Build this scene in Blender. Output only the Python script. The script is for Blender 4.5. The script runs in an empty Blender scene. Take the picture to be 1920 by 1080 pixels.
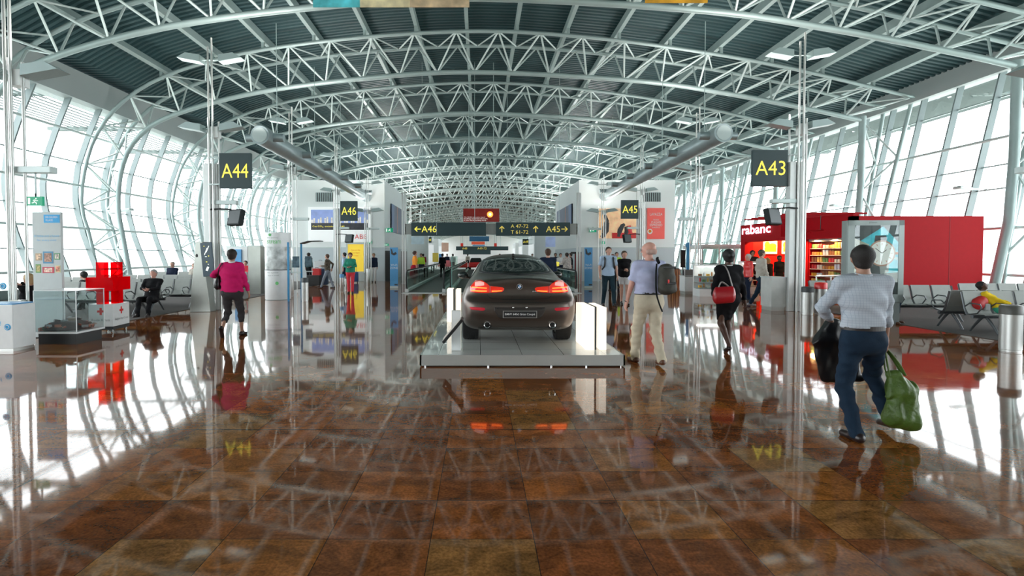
import bpy, bmesh, math, random
import numpy as np
from mathutils import Vector, Matrix
from mathutils.bvhtree import BVHTree
random.seed(7)
PI = math.pi
scn = bpy.context.scene
C = scn.collection
V3 = Vector
# ------------------------------------------------------------------ camera
F, HX, HY, EYE, PITCH = 1000.0, 898.0, 478.0, 1.65, math.radians(1.5)
PYC = HY + F * math.tan(PITCH)
cam_d = bpy.data.cameras.new('camera'); cam = bpy.data.objects.new('camera', cam_d); C.objects.link(cam)
cam_d.sensor_width = 36; cam_d.lens = F / 1920 * 36
cam_d.shift_x = (960 - HX) / 1920; cam_d.shift_y = (PYC - 540) / 1920
cam_d.clip_start = 0.05; cam_d.clip_end = 2000
cam.location = (0, 0, EYE); cam.rotation_euler = (PI / 2 - PITCH, 0, 0)
scn.camera = cam
# ------------------------------------------------------------------ sky and exposure
w = bpy.data.worlds.new('overcast'); scn.world = w; w.use_nodes = True
wn = w.node_tree.nodes; wl = w.node_tree.links
wbg = wn['Background']
geo = wn.new('ShaderNodeTexCoord'); sepw = wn.new('ShaderNodeSeparateXYZ'); rw = wn.new('ShaderNodeValToRGB')
wl.new(geo.outputs['Generated'], sepw.inputs[0]); wl.new(sepw.outputs['Z'], rw.inputs[0])
rw.color_ramp.elements[0].position = 0.0; rw.color_ramp.elements[0].color = (0.80, 0.86, 0.90, 1)
rw.color_ramp.elements[1].position = 0.6; rw.color_ramp.elements[1].color = (1.0, 1.0, 1.0, 1)
wl.new(rw.outputs[0], wbg.inputs[0]); wbg.inputs[1].default_value = 7.0
scn.view_settings.view_transform = 'Standard'; scn.view_settings.look = 'None'
scn.view_settings.gamma = 1; scn.view_settings.use_curve_mapping = False
scn.view_settings.exposure = 0.15
scn.cycles.max_bounces = 10; scn.cycles.transparent_max_bounces = 24; scn.cycles.diffuse_bounces = 4
def area(name, loc, size, rot, power, col=(1, 1, 1), portal=False):
    d = bpy.data.lights.new(name, 'AREA'); d.shape = 'RECTANGLE'; d.size, d.size_y = size
    d.energy = power; d.color = col
    o = bpy.data.objects.new(name, d); C.objects.link(o); o.location = loc; o.rotation_euler = rot
    if portal: d.cycles.is_portal = True
    return o
for k in range(5):      # sky portals in the glazed walls
    area('portal', (-19.3, -6 + 34 * k, 4.7), (34, 8.4), (PI / 2, 0, -PI / 2), 1, portal=True)
    area('portal', (21.2, -6 + 34 * k, 4.7), (34, 8.4), (PI / 2, 0, PI / 2), 1, portal=True)
# ------------------------------------------------------------------ pixel -> place
def ray(px, py):
    dx = (px - HX) / F; dy = (PYC - py) / F
    return V3((dx, math.cos(PITCH) + dy * math.sin(PITCH), -math.sin(PITCH) + dy * math.cos(PITCH)))
def G(px, py, z=0.0):
    d = ray(px, py); t = (z - EYE) / d.z
    return V3((d.x * t, d.y * t, z))
def A(px, py, Y):
    d = ray(px, py); t = Y / d.y
    return V3((d.x * t, Y, EYE + d.z * t))
# ------------------------------------------------------------------ materials
MATS = {}
def mat(name, col=(.8, .8, .8), rough=.5, metal=0., spec=.5, emit=0., var=.0, vscale=8., bump=0., bscale=60., alpha=1., coat=0., ecol=None):
    if name in MATS: return MATS[name]
    m = bpy.data.materials.new(name); m.use_nodes = True; MATS[name] = m
    nt = m.node_tree; b = nt.nodes['Principled BSDF']; L = nt.links.new
    b.inputs['Base Color'].default_value = (*col, 1); b.inputs['Roughness'].default_value = rough
    b.inputs['Metallic'].default_value = metal; b.inputs['Specular IOR Level'].default_value = spec
    b.inputs['Coat Weight'].default_value = coat
    if alpha < 1: b.inputs['Alpha'].default_value = alpha
    if emit > 0:
        b.inputs['Emission Color'].default_value = (*(ecol or col), 1); b.inputs['Emission Strength'].default_value = emit
    tc = nt.nodes.new('ShaderNodeTexCoord')
    n = nt.nodes.new('ShaderNodeTexNoise'); n.inputs['Scale'].default_value = vscale; n.inputs['Detail'].default_value = 4
    L(tc.outputs['Object'], n.inputs['Vector'])
    v = max(var, .03)
    mr = nt.nodes.new('ShaderNodeMapRange'); mr.inputs[1].default_value = .25; mr.inputs[2].default_value = .75
    mr.inputs[3].default_value = 1 - v; mr.inputs[4].default_value = 1 + v
    L(n.outputs['Fac'], mr.inputs[0])
    mx = nt.nodes.new('ShaderNodeVectorMath'); mx.operation = 'SCALE'; mx.inputs[0].default_value = col
    L(mr.outputs[0], mx.inputs['Scale']); L(mx.outputs[0], b.inputs['Base Color'])
    if bump > 0:
        n2 = nt.nodes.new('ShaderNodeTexNoise'); n2.inputs['Scale'].default_value = bscale; n2.inputs['Detail'].default_value = 3
        L(tc.outputs['Object'], n2.inputs['Vector'])
        bp = nt.nodes.new('ShaderNodeBump'); bp.inputs['Strength'].default_value = bump; bp.inputs['Distance'].default_value = .01
        L(n2.outputs['Fac'], bp.inputs['Height']); L(bp.outputs[0], b.inputs['Normal'])
    return m
def glass(name, tint=(.93, .97, .96), refl=.9, rough=.0):
    if name in MATS: return MATS[name]
    m = bpy.data.materials.new(name); m.use_nodes = True; MATS[name] = m
    nt = m.node_tree; nt.nodes.clear(); L = nt.links.new
    o = nt.nodes.new('ShaderNodeOutputMaterial'); t = nt.nodes.new('ShaderNodeBsdfTransparent'); t.inputs[0].default_value = (*tint, 1)
    g = nt.nodes.new('ShaderNodeBsdfGlossy'); g.inputs['Roughness'].default_value = rough; g.inputs[0].default_value = (refl, refl, refl, 1)
    lw = nt.nodes.new('ShaderNodeLayerWeight'); lw.inputs[0].default_value = .5
    pw = nt.nodes.new('ShaderNodeMath'); pw.operation = 'POWER'; L(lw.outputs['Facing'], pw.inputs[0]); pw.inputs[1].default_value = 5
    f = nt.nodes.new('ShaderNodeMath'); f.operation = 'MULTIPLY_ADD'; L(pw.outputs[0], f.inputs[0]); f.inputs[1].default_value = .9; f.inputs[2].default_value = .05
    mx = nt.nodes.new('ShaderNodeMixShader'); L(f.outputs[0], mx.inputs[0]); L(t.outputs[0], mx.inputs[1]); L(g.outputs[0], mx.inputs[2]); L(mx.outputs[0], o.inputs[0])
    return m
steel = mat('painted_steel', (.37, .46, .455), .38, .2, var=.06, vscale=1.5)
steel_l = mat('pale_steel', (.58, .66, .65), .4, .2, var=.05, vscale=1.5)
brushed = mat('brushed_steel', (.60, .61, .59), .38, .75, var=.05, vscale=2)
dsteel = mat('satin_steel_dark', (.36, .37, .34), .32, .85, var=.15, vscale=1.5)
chrome = mat('chrome', (.8, .8, .8), .08, 1.)
alu = mat('aluminium', (.66, .68, .67), .45, .45, var=.03)
black = mat('black_plastic', (.012, .013, .014), .4)
rubber = mat('rubber', (.015, .015, .016), .75)
white = mat('white_paint', (.80, .82, .81), .45, var=.02)
whitep = mat('white_plastic', (.82, .84, .84), .25)
dgrey = mat('dark_grey', (.07, .08, .085), .5)
mgrey = mat('mid_grey', (.28, .30, .30), .5)
teal = mat('sign_teal', (.022, .050, .056), .45)
yellow = mat('sign_yellow', (.93, .80, .10), .5, emit=.55)
red = mat('shop_red', (.42, .004, .010), .6, spec=.15, var=.04)
red_pl = mat('red_plastic', (.75, .03, .03), .3)
blue = mat('banner_blue', (.10, .33, .62), .45)
green_s = mat('exit_green', (.0, .32, .16), .4, emit=.35)
wglow = mat('white_glow', (.9, .95, .9), .5, emit=.7)
ink = mat('dark_ink', (.05, .05, .055), .6)
# ------------------------------------------------------------------ mesh builder
class MB:
    def __init__(s): s.v = []; s.f = []
    def add(s, vs, fs):
        n = len(s.v); s.v += [tuple(x) for x in vs]; s.f += [tuple(i + n for i in f) for f in fs]; return s
    def box(s, c, d, R=None, taper=1.0):
        x, y, z = d[0] / 2, d[1] / 2, d[2] / 2
        vs = [V3((sx * x * (taper if sz > 0 else 1), sy * y * (taper if sz > 0 else 1), sz * z)) for sz in (-1, 1) for sx, sy in ((-1, -1), (1, -1), (1, 1), (-1, 1))]
        if R: vs = [R @ p for p in vs]
        return s.add([p + V3(c) for p in vs], [(3, 2, 1, 0), (4, 5, 6, 7), (0, 1, 5, 4), (1, 2, 6, 5), (2, 3, 7, 6), (3, 0, 4, 7)])
    def bb(s, lo, hi):
        lo = V3(lo); hi = V3(hi); return s.box((lo + hi) / 2, hi - lo)
    def tube(s, p, q, r, n=8, r2=None, cap=True):
        p = V3(p); q = V3(q); r2 = r if r2 is None else r2
        d = (q - p)
        if d.length < 1e-6: return s
        d.normalize(); a = d.orthogonal().normalized(); b = d.cross(a)
        vs = [c + (a * math.cos(2 * PI * i / n) + b * math.sin(2 * PI * i / n)) * rr for c, rr in ((p, r), (q, r2)) for i in range(n)]
        fs = [(i, (i + 1) % n, n + (i + 1) % n, n + i) for i in range(n)]
        if cap: fs += [tuple(range(n - 1, -1, -1)), tuple(range(n, 2 * n))]
        return s.add(vs, fs)
    def path(s, pts, r, n=8, cap=True, flat=1.0):
        pts = [V3(p) for p in pts]; rs = r if isinstance(r, (list, tuple)) else [r] * len(pts)
        T = [(pts[min(i + 1, len(pts) - 1)] - pts[max(i - 1, 0)]).normalized() for i in range(len(pts))]
        a = T[0].orthogonal().normalized(); vs = []
        for i, p in enumerate(pts):
            a = (a - T[i] * a.dot(T[i])).normalized(); b = T[i].cross(a)
            vs += [p + (a * math.cos(2 * PI * k / n) * flat + b * math.sin(2 * PI * k / n)) * rs[i] for k in range(n)]
        fs = [(i * n + k, i * n + (k + 1) % n, (i + 1) * n + (k + 1) % n, (i + 1) * n + k) for i in range(len(pts) - 1) for k in range(n)]
        if cap: fs += [tuple(range(n - 1, -1, -1)), tuple(range((len(pts) - 1) * n, len(pts) * n))]
        return s.add(vs, fs)
    def strip(s, pts, wvec, th):          # ribbon following pts, width vector w, thickness th
        pts = [V3(p) for p in pts]; wv = V3(wvec); vs = []
        for i, p in enumerate(pts):
            t = (pts[min(i + 1, len(pts) - 1)] - pts[max(i - 1, 0)]).normalized(); nn = t.cross(wv).normalized() * th / 2
            vs += [p - wv / 2 - nn, p + wv / 2 - nn, p + wv / 2 + nn, p - wv / 2 + nn]
        fs = [(i * 4 + k, i * 4 + (k + 1) % 4, i * 4 + 4 + (k + 1) % 4, i * 4 + 4 + k) for i in range(len(pts) - 1) for k in range(4)]
        n = len(pts) * 4; fs += [(3, 2, 1, 0), (n - 4, n - 3, n - 2, n - 1)]
        return s.add(vs, fs)
    def lathe(s, prof, c=(0, 0, 0), n=24, axis='Z', cap=True):
        vs = []
        for r, h in prof:
            for k in range(n):
                a = 2 * PI * k / n; x, y = r * math.cos(a), r * math.sin(a)
                p = (x, y, h) if axis == 'Z' else ((x, h, y) if axis == 'Y' else (h, x, y))
                vs.append(V3(p) + V3(c))
        fs = [(i * n + k, i * n + (k + 1) % n, (i + 1) * n + (k + 1) % n, (i + 1) * n + k) for i in range(len(prof) - 1) for k in range(n)]
        if cap: fs += [tuple(range(n - 1, -1, -1)), tuple(range((len(prof) - 1) * n, len(prof) * n))]
        return s.add(vs, fs)
    def prism(s, poly, o, r, u, depth):   # polygon (a,b) in the plane o + a*r + b*u, extruded by depth along r x u (away from the viewer = -n)
        o = V3(o); r = V3(r); u = V3(u); n = r.cross(u).normalized(); k = len(poly)
        vs = [o + r * a + u * b for a, b in poly] + [o + r * a + u * b - n * depth for a, b in poly]
        fs = [tuple(range(k)), tuple(range(2 * k - 1, k - 1, -1))] + [(i, k + i, k + (i + 1) % k, (i + 1) % k) for i in range(k)]
        return s.add(vs, fs)
    def sphere(s, c, r, n=12, sc=(1, 1, 1), R=None):
        m = n // 2; vs = []
        for i in range(m + 1):
            t = PI * i / m
            for k in range(n):
                a = 2 * PI * k / n
                p = V3((math.sin(t) * math.cos(a) * r * sc[0], math.sin(t) * math.sin(a) * r * sc[1], math.cos(t) * r * sc[2]))
                vs.append(((R @ p) if R else p) + V3(c))
        return s.add(vs, [(i * n + k, (i + 1) * n + k, (i + 1) * n + (k + 1) % n, i * n + (k + 1) % n) for i in range(m) for k in range(n)])
    def build(s, name, m, parent=None, smooth=False, world=False, bevel=0.0, sub=0, cr=None):
        vs = s.v
        if world and parent is not None:
            iv = parent.matrix_basis.inverted(); vs = [tuple(iv @ V3(p)) for p in vs]
        me = bpy.data.meshes.new(name); me.from_pydata(vs, [], s.f); me.validate()
        b = bmesh.new(); b.from_mesh(me); bmesh.ops.remove_doubles(b, verts=b.verts, dist=1e-5)
        bmesh.ops.recalc_face_normals(b, faces=b.faces); b.to_mesh(me); b.free()
        me.materials.append(m)
        o = bpy.data.objects.new(name, me); C.objects.link(o)
        if parent is not None: o.parent = parent
        if smooth: sm(o)
        if bevel > 0:
            md = o.modifiers.new('bevel', 'BEVEL'); md.width = bevel; md.segments = 2; md.limit_method = 'ANGLE'
        if sub:
            md = o.modifiers.new('sub', 'SUBSURF'); md.levels = md.render_levels = sub; sm(o)
        return o
def sm(o, ang=40):
    o.data.shade_smooth()
    if ang < 180:
        try: o.data.set_sharp_from_angle(angle=math.radians(ang))
        except Exception: pass
def tag(o, label, cat, group=None):
    o['label'] = label; o['category'] = cat
    if group: o['group'] = group
    return o
def thing(name, label, cat, loc=(0, 0, 0), rz=0., group=None):
    o = bpy.data.objects.new(name, None); C.objects.link(o); o.empty_display_size = .2
    o.location = loc; o.rotation_euler = (0, 0, rz); o.matrix_basis = Matrix.Translation(V3(loc)) @ Matrix.Rotation(rz, 4, 'Z')
    return tag(o, label, cat, group)
def struct(o): o['kind'] = 'structure'; return o
def dup(root, loc, rz=None, label=None, group=None):
    def cp(o, par):
        c = o.copy(); C.objects.link(c); c.parent = par
        for ch in KIDS(o): cp(ch, c)
        return c
    r = cp(root, None); r.location = loc
    if rz is not None: r.rotation_euler = (0, 0, rz)
    if label: r['label'] = label
    if group: r['group'] = group
    return r
def KIDS(o): return [x for x in list(C.objects) if x.parent == o]
X_, Y_, Z_ = V3((1, 0, 0)), V3((0, 1, 0)), V3((0, 0, 1))
def text(st, o, h, m, parent=None, r=X_, u=Z_, width=None, name='lettering', ext=.004, world=True, bold=0.0, align='c'):
    cu = bpy.data.curves.new('t', 'FONT'); cu.body = st; cu.extrude = 0; cu.align_x = 'LEFT'; cu.resolution_u = 3
    cu.offset = bold
    ob = bpy.data.objects.new('t', cu); me = bpy.data.meshes.new_from_object(ob)
    bpy.data.objects.remove(ob); bpy.data.curves.remove(cu)
    vs = [v.co.copy() for v in me.vertices]; fs = [tuple(p.vertices) for p in me.polygons]; bpy.data.meshes.remove(me)
    if not vs: return None
    x0 = min(v.x for v in vs); x1 = max(v.x for v in vs); y0 = min(v.y for v in vs); y1 = max(v.y for v in vs)
    sy = h / (y1 - y0); sx = (width / (x1 - x0)) if width else sy
    o = V3(o); r = V3(r); u = V3(u); n = r.cross(u).normalized()
    off = (x0 + x1) / 2 if align == 'c' else x0
    P = [o + r * ((v.x - off) * sx) + u * ((v.y - (y0 + y1) / 2) * sy) + n * ext for v in vs]
    mb = MB(); mb.add(P, fs); ob = mb.build(name, m, parent, world=world and parent is not None)
    return ob
def disc(mb, o, rad, r=X_, u=Z_, depth=.004, n=24, sx=1.0):
    return mb.prism([(rad * sx * math.cos(2 * PI * i / n), rad * math.sin(2 * PI * i / n)) for i in range(n)], o, r, u, depth)
def crom(P, t):           # catmull-rom through list of tuples, t in [0, len-1]
    i = min(int(t), len(P) - 2); f = t - i
    a, b, c, d = P[max(i - 1, 0)], P[i], P[i + 1], P[min(i + 2, len(P) - 1)]
    return tuple(.5 * (2 * q + (r - p) * f + (2 * p - 5 * q + 4 * r - s) * f * f + (3 * q - p - 3 * r + s) * f ** 3) for p, q, r, s in zip(a, b, c, d))
def resample(P, n, dense=20):
    D = [V3(crom(P, k / dense)) for k in range((len(P) - 1) * dense + 1)]
    L = [0]
    for a, b in zip(D, D[1:]): L.append(L[-1] + (b - a).length)
    out = []; j = 0
    for k in range(n):
        t = L[-1] * k / (n - 1)
        while j < len(L) - 2 and L[j + 1] < t: j += 1
        out.append(D[j].lerp(D[j + 1], (t - L[j]) / max(L[j + 1] - L[j], 1e-9)))
    return out
# ================================================================== HALL
BAY = 7.2; Z1 = 18.0
OUT = [(-17.3, .0, .15), (-17.75, 0, 2.5), (-18.1, 0, 3.9), (-17.9, 0, 5.6), (-17.3, 0, 7.2), (-16.0, 0, 8.7), (-13.8, 0, 9.9), (-10.2, 0, 10.85), (-5, 0, 11.5), (0, 0, 11.75), (4.1, 0, 11.55), (8.5, 0, 11.05), (13.6, 0, 10.2), (19.65, 0, 8.8)]
INN = [(-16.4, 0, .15), (-16.8, 0, 2.5), (-17.0, 0, 3.94), (-16.8, 0, 5.7), (-16.1, 0, 7.07), (-14.5, 0, 8.15), (-10.5, 0, 9.24), (-5, 0, 9.95), (0, 0, 10.2), (7.4, 0, 9.8), (11.7, 0, 9.2), (15.7, 0, 8.45), (18.0, 0, 7.95)]
def outer_h(x):
    P = [p for p in OUT if p[2] >= 8.6]
    for a, b in zip(P, P[1:]):
        if a[0] <= x <= b[0]:
            t = (x - a[0]) / (b[0] - a[0]); i = P.index(a); return crom(P, i + t)[2]
    return P[0][2] if x < P[0][0] else P[-1][2] + (x - P[-1][0]) * -.23
NB = 24
def make_truss(split):
    t = thing('roof_truss', '', 'roof truss', (0, 0, 0))
    hw = .85
    oc = resample(OUT, NB + 1); ic = resample(INN, 2 * NB + 1)
    for sg in (-1, 1):
        mb = MB(); P = [V3((p.x, sg * hw, p.z)) for p in resample(OUT, 70)]
        mb.path(P, .085, 10); mb.build('upper_chord', steel, t, smooth=True)
        mb = MB(); mb.tube((19.65, sg * hw, 8.8), (17.95, sg * .35, 0.0), .085, 10); mb.build('leaning_strut', steel, t, smooth=True)
    mb = MB(); mb.path([V3((p.x, 0, p.z)) for p in resample(INN, 80)], .11, 12); mb.build('lower_chord', steel, t, smooth=True)
    mb = MB(); mb.path([(18.0, 0, 8.15), (17.98, 0, 5), (17.85, 0, 2.8), (17.3, 0, 0)], .15, 12); mb.build('column', steel, t, smooth=True)
    br = []
    for k in range(NB + 1):
        o = oc[k]
        for sg in (-1, 1):
            for q in (2 * k - 1, 2 * k + 1):
                if 0 <= q <= 2 * NB: br.append(((o.x, sg * hw, o.z), (ic[q].x, 0, ic[q].z), .042))
        if k < NB:
            n = oc[k + 1]
            br.append(((o.x, -hw, o.z), ((o.x + n.x) / 2, hw, (o.z + n.z) / 2), .035)); br.append((((o.x + n.x) / 2, hw, (o.z + n.z) / 2), (n.x, -hw, n.z), .035))
    zz = [(18.0, 7.9), (19.15, 6.1), (17.95, 4.6), (18.5, 2.9), (17.7, 1.6)]
    for (a, b), (c, d) in zip(zz, zz[1:]):
        for sg in (-1, 1):
            f = lambda x, z: sg * (.35 + .5 * z / 8.8) if (x > 18.4 or (x > 18.1 and z > 2)) else 0
            br.append(((a, f(a, b) if a > 18.1 else 0, b), (c, f(c, d) if c > 18.1 else 0, d), .045))
    if split:
        keep = sorted(br, key=lambda e: -e[0][2])[:96]; rest = [e for e in br if e not in keep]
        for e in keep:
            m = MB(); m.tube(e[0], e[1], e[2], 6, cap=False); m.build('brace', steel_l, t, smooth=True)
        m = MB()
        for e in rest: m.tube(e[0], e[1], e[2], 6, cap=False)
        s = m.build('brace', steel_l, t, smooth=True); s['kind'] = 'stuff'
    else:
        m = MB()
        for e in br: m.tube(e[0], e[1], e[2], 5, cap=False)
        s = m.build('brace', steel_l, t, smooth=True); s['kind'] = 'stuff'
    return t
ordn = ['nearest', 'second nearest', 'third', 'fourth', 'fifth', 'sixth', 'seventh', 'eighth', 'ninth', 'tenth', 'eleventh', 'twelfth', 'thirteenth', 'fourteenth', 'fifteenth', 'sixteenth']
near = make_truss(True); near.location = (0, Z1, 0)
near['label'] = 'arched steel lattice truss, nearest one in view across the top of the hall'; near['group'] = 'arched roof trusses'
kids_n = KIDS(near)
def cp_tree(root, kids, loc, label):
    r = root.copy(); C.objects.link(r); r.location = loc; r['label'] = label
    for ch in kids:
        c = ch.copy(); C.objects.link(c); c.parent = r
    return r
for k in range(1, 4): cp_tree(near, kids_n, (0, Z1 + BAY * k, 0), 'arched steel lattice truss, %s counting from the camera' % ['', 'second', 'third', 'fourth'][k])
far = make_truss(False); far.location = (0, Z1 + 4 * BAY, 0); far['label'] = 'arched steel lattice truss, fifth counting from the camera'; far['group'] = 'arched roof trusses'
kids_f = KIDS(far)
for k in range(5, 29): cp_tree(far, kids_f, (0, Z1 + BAY * k, 0), 'arched steel lattice truss far down the hall, number %d counting from the camera' % (k + 1))
cp_tree(far, kids_f, (0, Z1 - BAY, 0), 'arched steel lattice truss right above the camera, seen only in the floor reflections')
cp_tree(far, kids_f, (0, Z1 - 2 * BAY, 0), 'arched steel lattice truss above and just before the camera')
YA, YB = -14.4, 230.4
# roof deck (real corrugation running across the hall)
deck = mat('roof_deck', (.034, .080, .088), .45, .3, var=.10, vscale=.6)
mb = MB()
xs = [-17.2, -16, -14, -12, -10, -8, -6, -4, -2, 0, 2, 4, 6, 8, 10, 12, 14, 16, 18, 20.4]
prof = []
y = YA
while y < YB:
    if y > 75: prof.append((y, 0)); y += 5; continue
    prof += [(y, 0), (y + .13, 0), (y + .17, .09), (y + .25, .09), (y + .29, 0)] ; y += .29
rows = [[(x, yy, outer_h(x) + .78 + h) for x in xs] for yy, h in prof]
n = len(xs); vs = [p for r_ in rows for p in r_]
mb.add(vs, [(i * n + k, i * n + k + 1, (i + 1) * n + k + 1, (i + 1) * n + k) for i in range(len(rows) - 1) for k in range(n - 1)])
struct(mb.build('ceiling', deck))
# opaque roof skin above the deck
mb = MB(); mb.add([(x, yy, outer_h(x) + 1.1) for yy in (YA, YB) for x in xs], [(k, k + 1, n + k + 1, n + k) for k in range(n - 1)])
struct(mb.build('ceiling', dgrey))
# purlins
side = lambda x: 'left of' if x < -.6 else ('right of' if x > 1 else 'right above')
for k in range(-6, 9):
    x = -.56 + 2.3 * k; mb = MB(); z = outer_h(x)
    sl = math.atan2(outer_h(x + .2) - outer_h(x - .2), .4)
    mb.box((x, (YA + YB) / 2, z + .52), (.16, YB - YA, .40), Matrix.Rotation(-sl, 3, 'Y'))
    o = mb.build('roof_purlin', steel); nm = (abs(k) if k < 0 else k)
    tag(o, 'long grey roof beam down the hall, %s the centre' % (('number %d left of' % nm) if k < 0 else ('number %d right of' % nm if k > 0 else 'right on')), 'roof beam', 'beams along the roof')
    for j in range(-1, 12):
        st = MB(); st.box((x, Z1 + BAY * j - .85, z + .22), (.12, .12, .40)); st.build('stub', steel, o)
# fascia above the left glazing, eave on the right
fas = mat('fascia_grey', (.30, .34, .34), .55, var=.05, vscale=.5)
mb = MB(); mb.add([(x, yy, z) for yy in (YA, YB) for x, z in ((-16.75, 9.35), (-16.95, 8.25), (-17.7, 8.15), (-17.9, 9.6))], [(0, 1, 5, 4), (1, 2, 6, 5), (2, 3, 7, 6), (3, 0, 4, 7)])
struct(mb.build('trim_1', fas))
mb = MB(); mb.bb((20.0, YA, 8.70), (20.7, YB, 9.62)); mb.bb((19.3, YA, 8.45), (19.5, YB, 8.62)); struct(mb.build('trim_2', fas))
# glazed walls, one window per bay
gl = glass('clear_glass', (.96, .98, .98))
frost = mat('fin_grey', (.20, .245, .25), .45, .05)
def prof_at(P, h):
    for (a, b), (c, d) in zip(P, P[1:]):
        if b <= h <= d: return a + (c - a) * (h - b) / (d - b)
    return P[-1][0]
GL = [(-17.35, .0), (-17.55, 1.0), (-18.1, 2.5), (-18.45, 3.9), (-18.45, 4.7), (-18.3, 5.7), (-17.75, 7.2), (-17.3, 8.25)]
GR = [(18.35, 0), (18.6, 1.0), (20.3, 8.72)]
def window(P, sgn, thick, thin):
    t = bpy.data.objects.new('window_1', None); C.objects.link(t); struct(t)
    hs = [P[0][1] + (P[-1][1] - P[0][1]) * i / 16 for i in range(17)]
    cur = [(prof_at(P, h), h) for h in hs]
    mb = MB(); mb.add([(x, y, h) for y in (0, BAY) for x, h in cur], [(i, i + 1, 18 + i, 17 + i) for i in range(16)]); mb.build('window_glass', gl, t)
    for k in range(4):
        mb = MB(); y = k * 1.8 + .9
        pts = [(x - sgn * .13, y, h) for x, h in cur]
        wv = V3((1, 0, 0)); vs = []
        for x, _, h in pts: vs += [(x - .13, y - .035, h), (x + .13, y - .035, h), (x + .13, y + .035, h), (x - .13, y + .035, h)]
        mb.add(vs, [(i * 4 + q, i * 4 + (q + 1) % 4, i * 4 + 4 + (q + 1) % 4, i * 4 + 4 + q) for i in range(16) for q in range(4)])
        mb.build('mullion', frost, t)
    for h in thick:
        mb = MB(); x = prof_at(P, h) - sgn * .32; mb.tube((x, 0, h), (x, BAY, h), .055, 8, cap=False); mb.build('rail', steel_l, t, smooth=True)
    for h in thin:
        mb = MB(); x = prof_at(P, h) - sgn * .05; mb.box((x, BAY / 2, h), (.06, BAY, .05)); mb.build('transom', steel, t)
    return t
wl_ = window(GL, -1, [1.0, 2.85, 4.8, 7.0], [1.9, 3.75, 5.85]); wl_k = KIDS(wl_)
wr_ = window(GR, 1, [.95, 2.6, 6.0], [4.1, 7.7, 5.0]); wr_k = KIDS(wr_)
nb = 0
for root, ks in ((wl_, wl_k), (wr_, wr_k)):
    for j in range(-4, 30):
        y0 = Z1 - BAY / 2 * 0 + BAY * j
        if root.location.y == 0 and j == -4: r = root; r.location = (0, y0, 0)
        else:
            r = root.copy(); C.objects.link(r); r.location = (0, y0, 0)
            for ch in ks:
                c = ch.copy(); C.objects.link(c); c.parent = r
        nb += 1; r.name = 'window_%d' % nb; r['kind'] = 'structure'
# outside: canopy slats over both flanks, pale apron, low hedge line
cgrey = mat('canopy_grey', (.085, .115, .11), .6)
for sx in (-1, 1):
    for j in range(-1, 11):
        y0 = Z1 + BAY * j
        mb = MB()
        for q in range(9): mb.box((sx * (20.3 + q * .55 + (1.2 if sx > 0 else 0)), y0 + BAY / 2, 9.0 + .05 * q), (.26, BAY - .25, .05), Matrix.Rotation(.5, 3, 'Y'))
        for yy in (y0 + .15, y0 + BAY - .15): mb.bb((min(sx * 17.8, sx * 25.9) if sx < 0 else 20.6, yy - .06, 9.15), (-17.8 if sx < 0 else 25.9, yy + .06, 9.35))
        tag(mb.build('sunshade_canopy', cgrey), 'slatted grey sunshade outside the %s upper windows, bay %d from the camera' % ('left' if sx < 0 else 'right', j + 2), 'sunshade', 'slatted sunshades outside the windows')
ap = mat('apron_concrete', (.62, .68, .64), .9, var=.08, vscale=.05)
mb = MB(); mb.add([(-400, -200, -3.5), (400, -200, -3.5), (400, 600, -3.5), (-400, 600, -3.5)], [(0, 1, 2, 3)]); struct(mb.build('ground', ap))
# floor
fm = bpy.data.materials.new('polished_granite'); fm.use_nodes = True
nt = fm.node_tree; L = nt.links.new; N = nt.nodes.new; bs = nt.nodes['Principled BSDF']
tc = N('ShaderNodeTexCoord'); sep = N('ShaderNodeSeparateXYZ'); L(tc.outputs['Object'], sep.inputs[0])
def M(op, a, b=None, c=None):
    m = N('ShaderNodeMath'); m.operation = op
    for i, x in enumerate((a, b, c)):
        if x is None: continue
        if isinstance(x, (int, float)): m.inputs[i].default_value = x
        else: L(x, m.inputs[i])
    return m.outputs[0]
TX, TY = .60, .486
u_ = M('DIVIDE', M('ADD', sep.outputs[0], 60.28), TX); v_ = M('DIVIDE', M('ADD', sep.outputs[1], 48.6 - 5.0 + .486 * 10), TY)
fu, fv = M('FRACT', u_), M('FRACT', v_); iu, iv_ = M('FLOOR', u_), M('FLOOR', v_)
def edge(f, w): return M('LESS_THAN', M('MINIMUM', f, M('SUBTRACT', 1, f)), w)
jt = M('MAXIMUM', edge(fu, .0045), edge(fv, .0055))
def near_line(x, p, off, w):
    f = M('FRACT', M('DIVIDE', M('ADD', x, off), p)); return edge(f, w / p)
jt2 = M('MAXIMUM', near_line(sep.outputs[0], 7.8, 78 + 3.28 + .0, .009), near_line(sep.outputs[1], 7.776, 77.76 - 5.0, .009))
cmb = N('ShaderNodeCombineXYZ'); L(iu, cmb.inputs[0]); L(iv_, cmb.inputs[1])
wnz = N('ShaderNodeTexWhiteNoise'); wnz.noise_dimensions = '3D'; L(cmb.outputs[0], wnz.inputs['Vector'])
ramp = N('ShaderNodeValToRGB'); cr = ramp.color_ramp; cr.interpolation = 'CONSTANT'
cols = [(0, (.265, .080, .018)), (.2, (.200, .060, .016)), (.4, (.300, .093, .020)), (.55, (.230, .077, .022)), (.7, (.310, .112, .024)), (.84, (.222, .068, .019)), (.95, (.275, .125, .036))]
cr.elements[0].color = (*cols[0][1], 1); cr.elements[1].position = cols[1][0]; cr.elements[1].color = (*cols[1][1], 1)
for p, c in cols[2:]: e = cr.elements.new(p); e.color = (*c, 1)
L(wnz.outputs['Value'], ramp.inputs[0])
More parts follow.
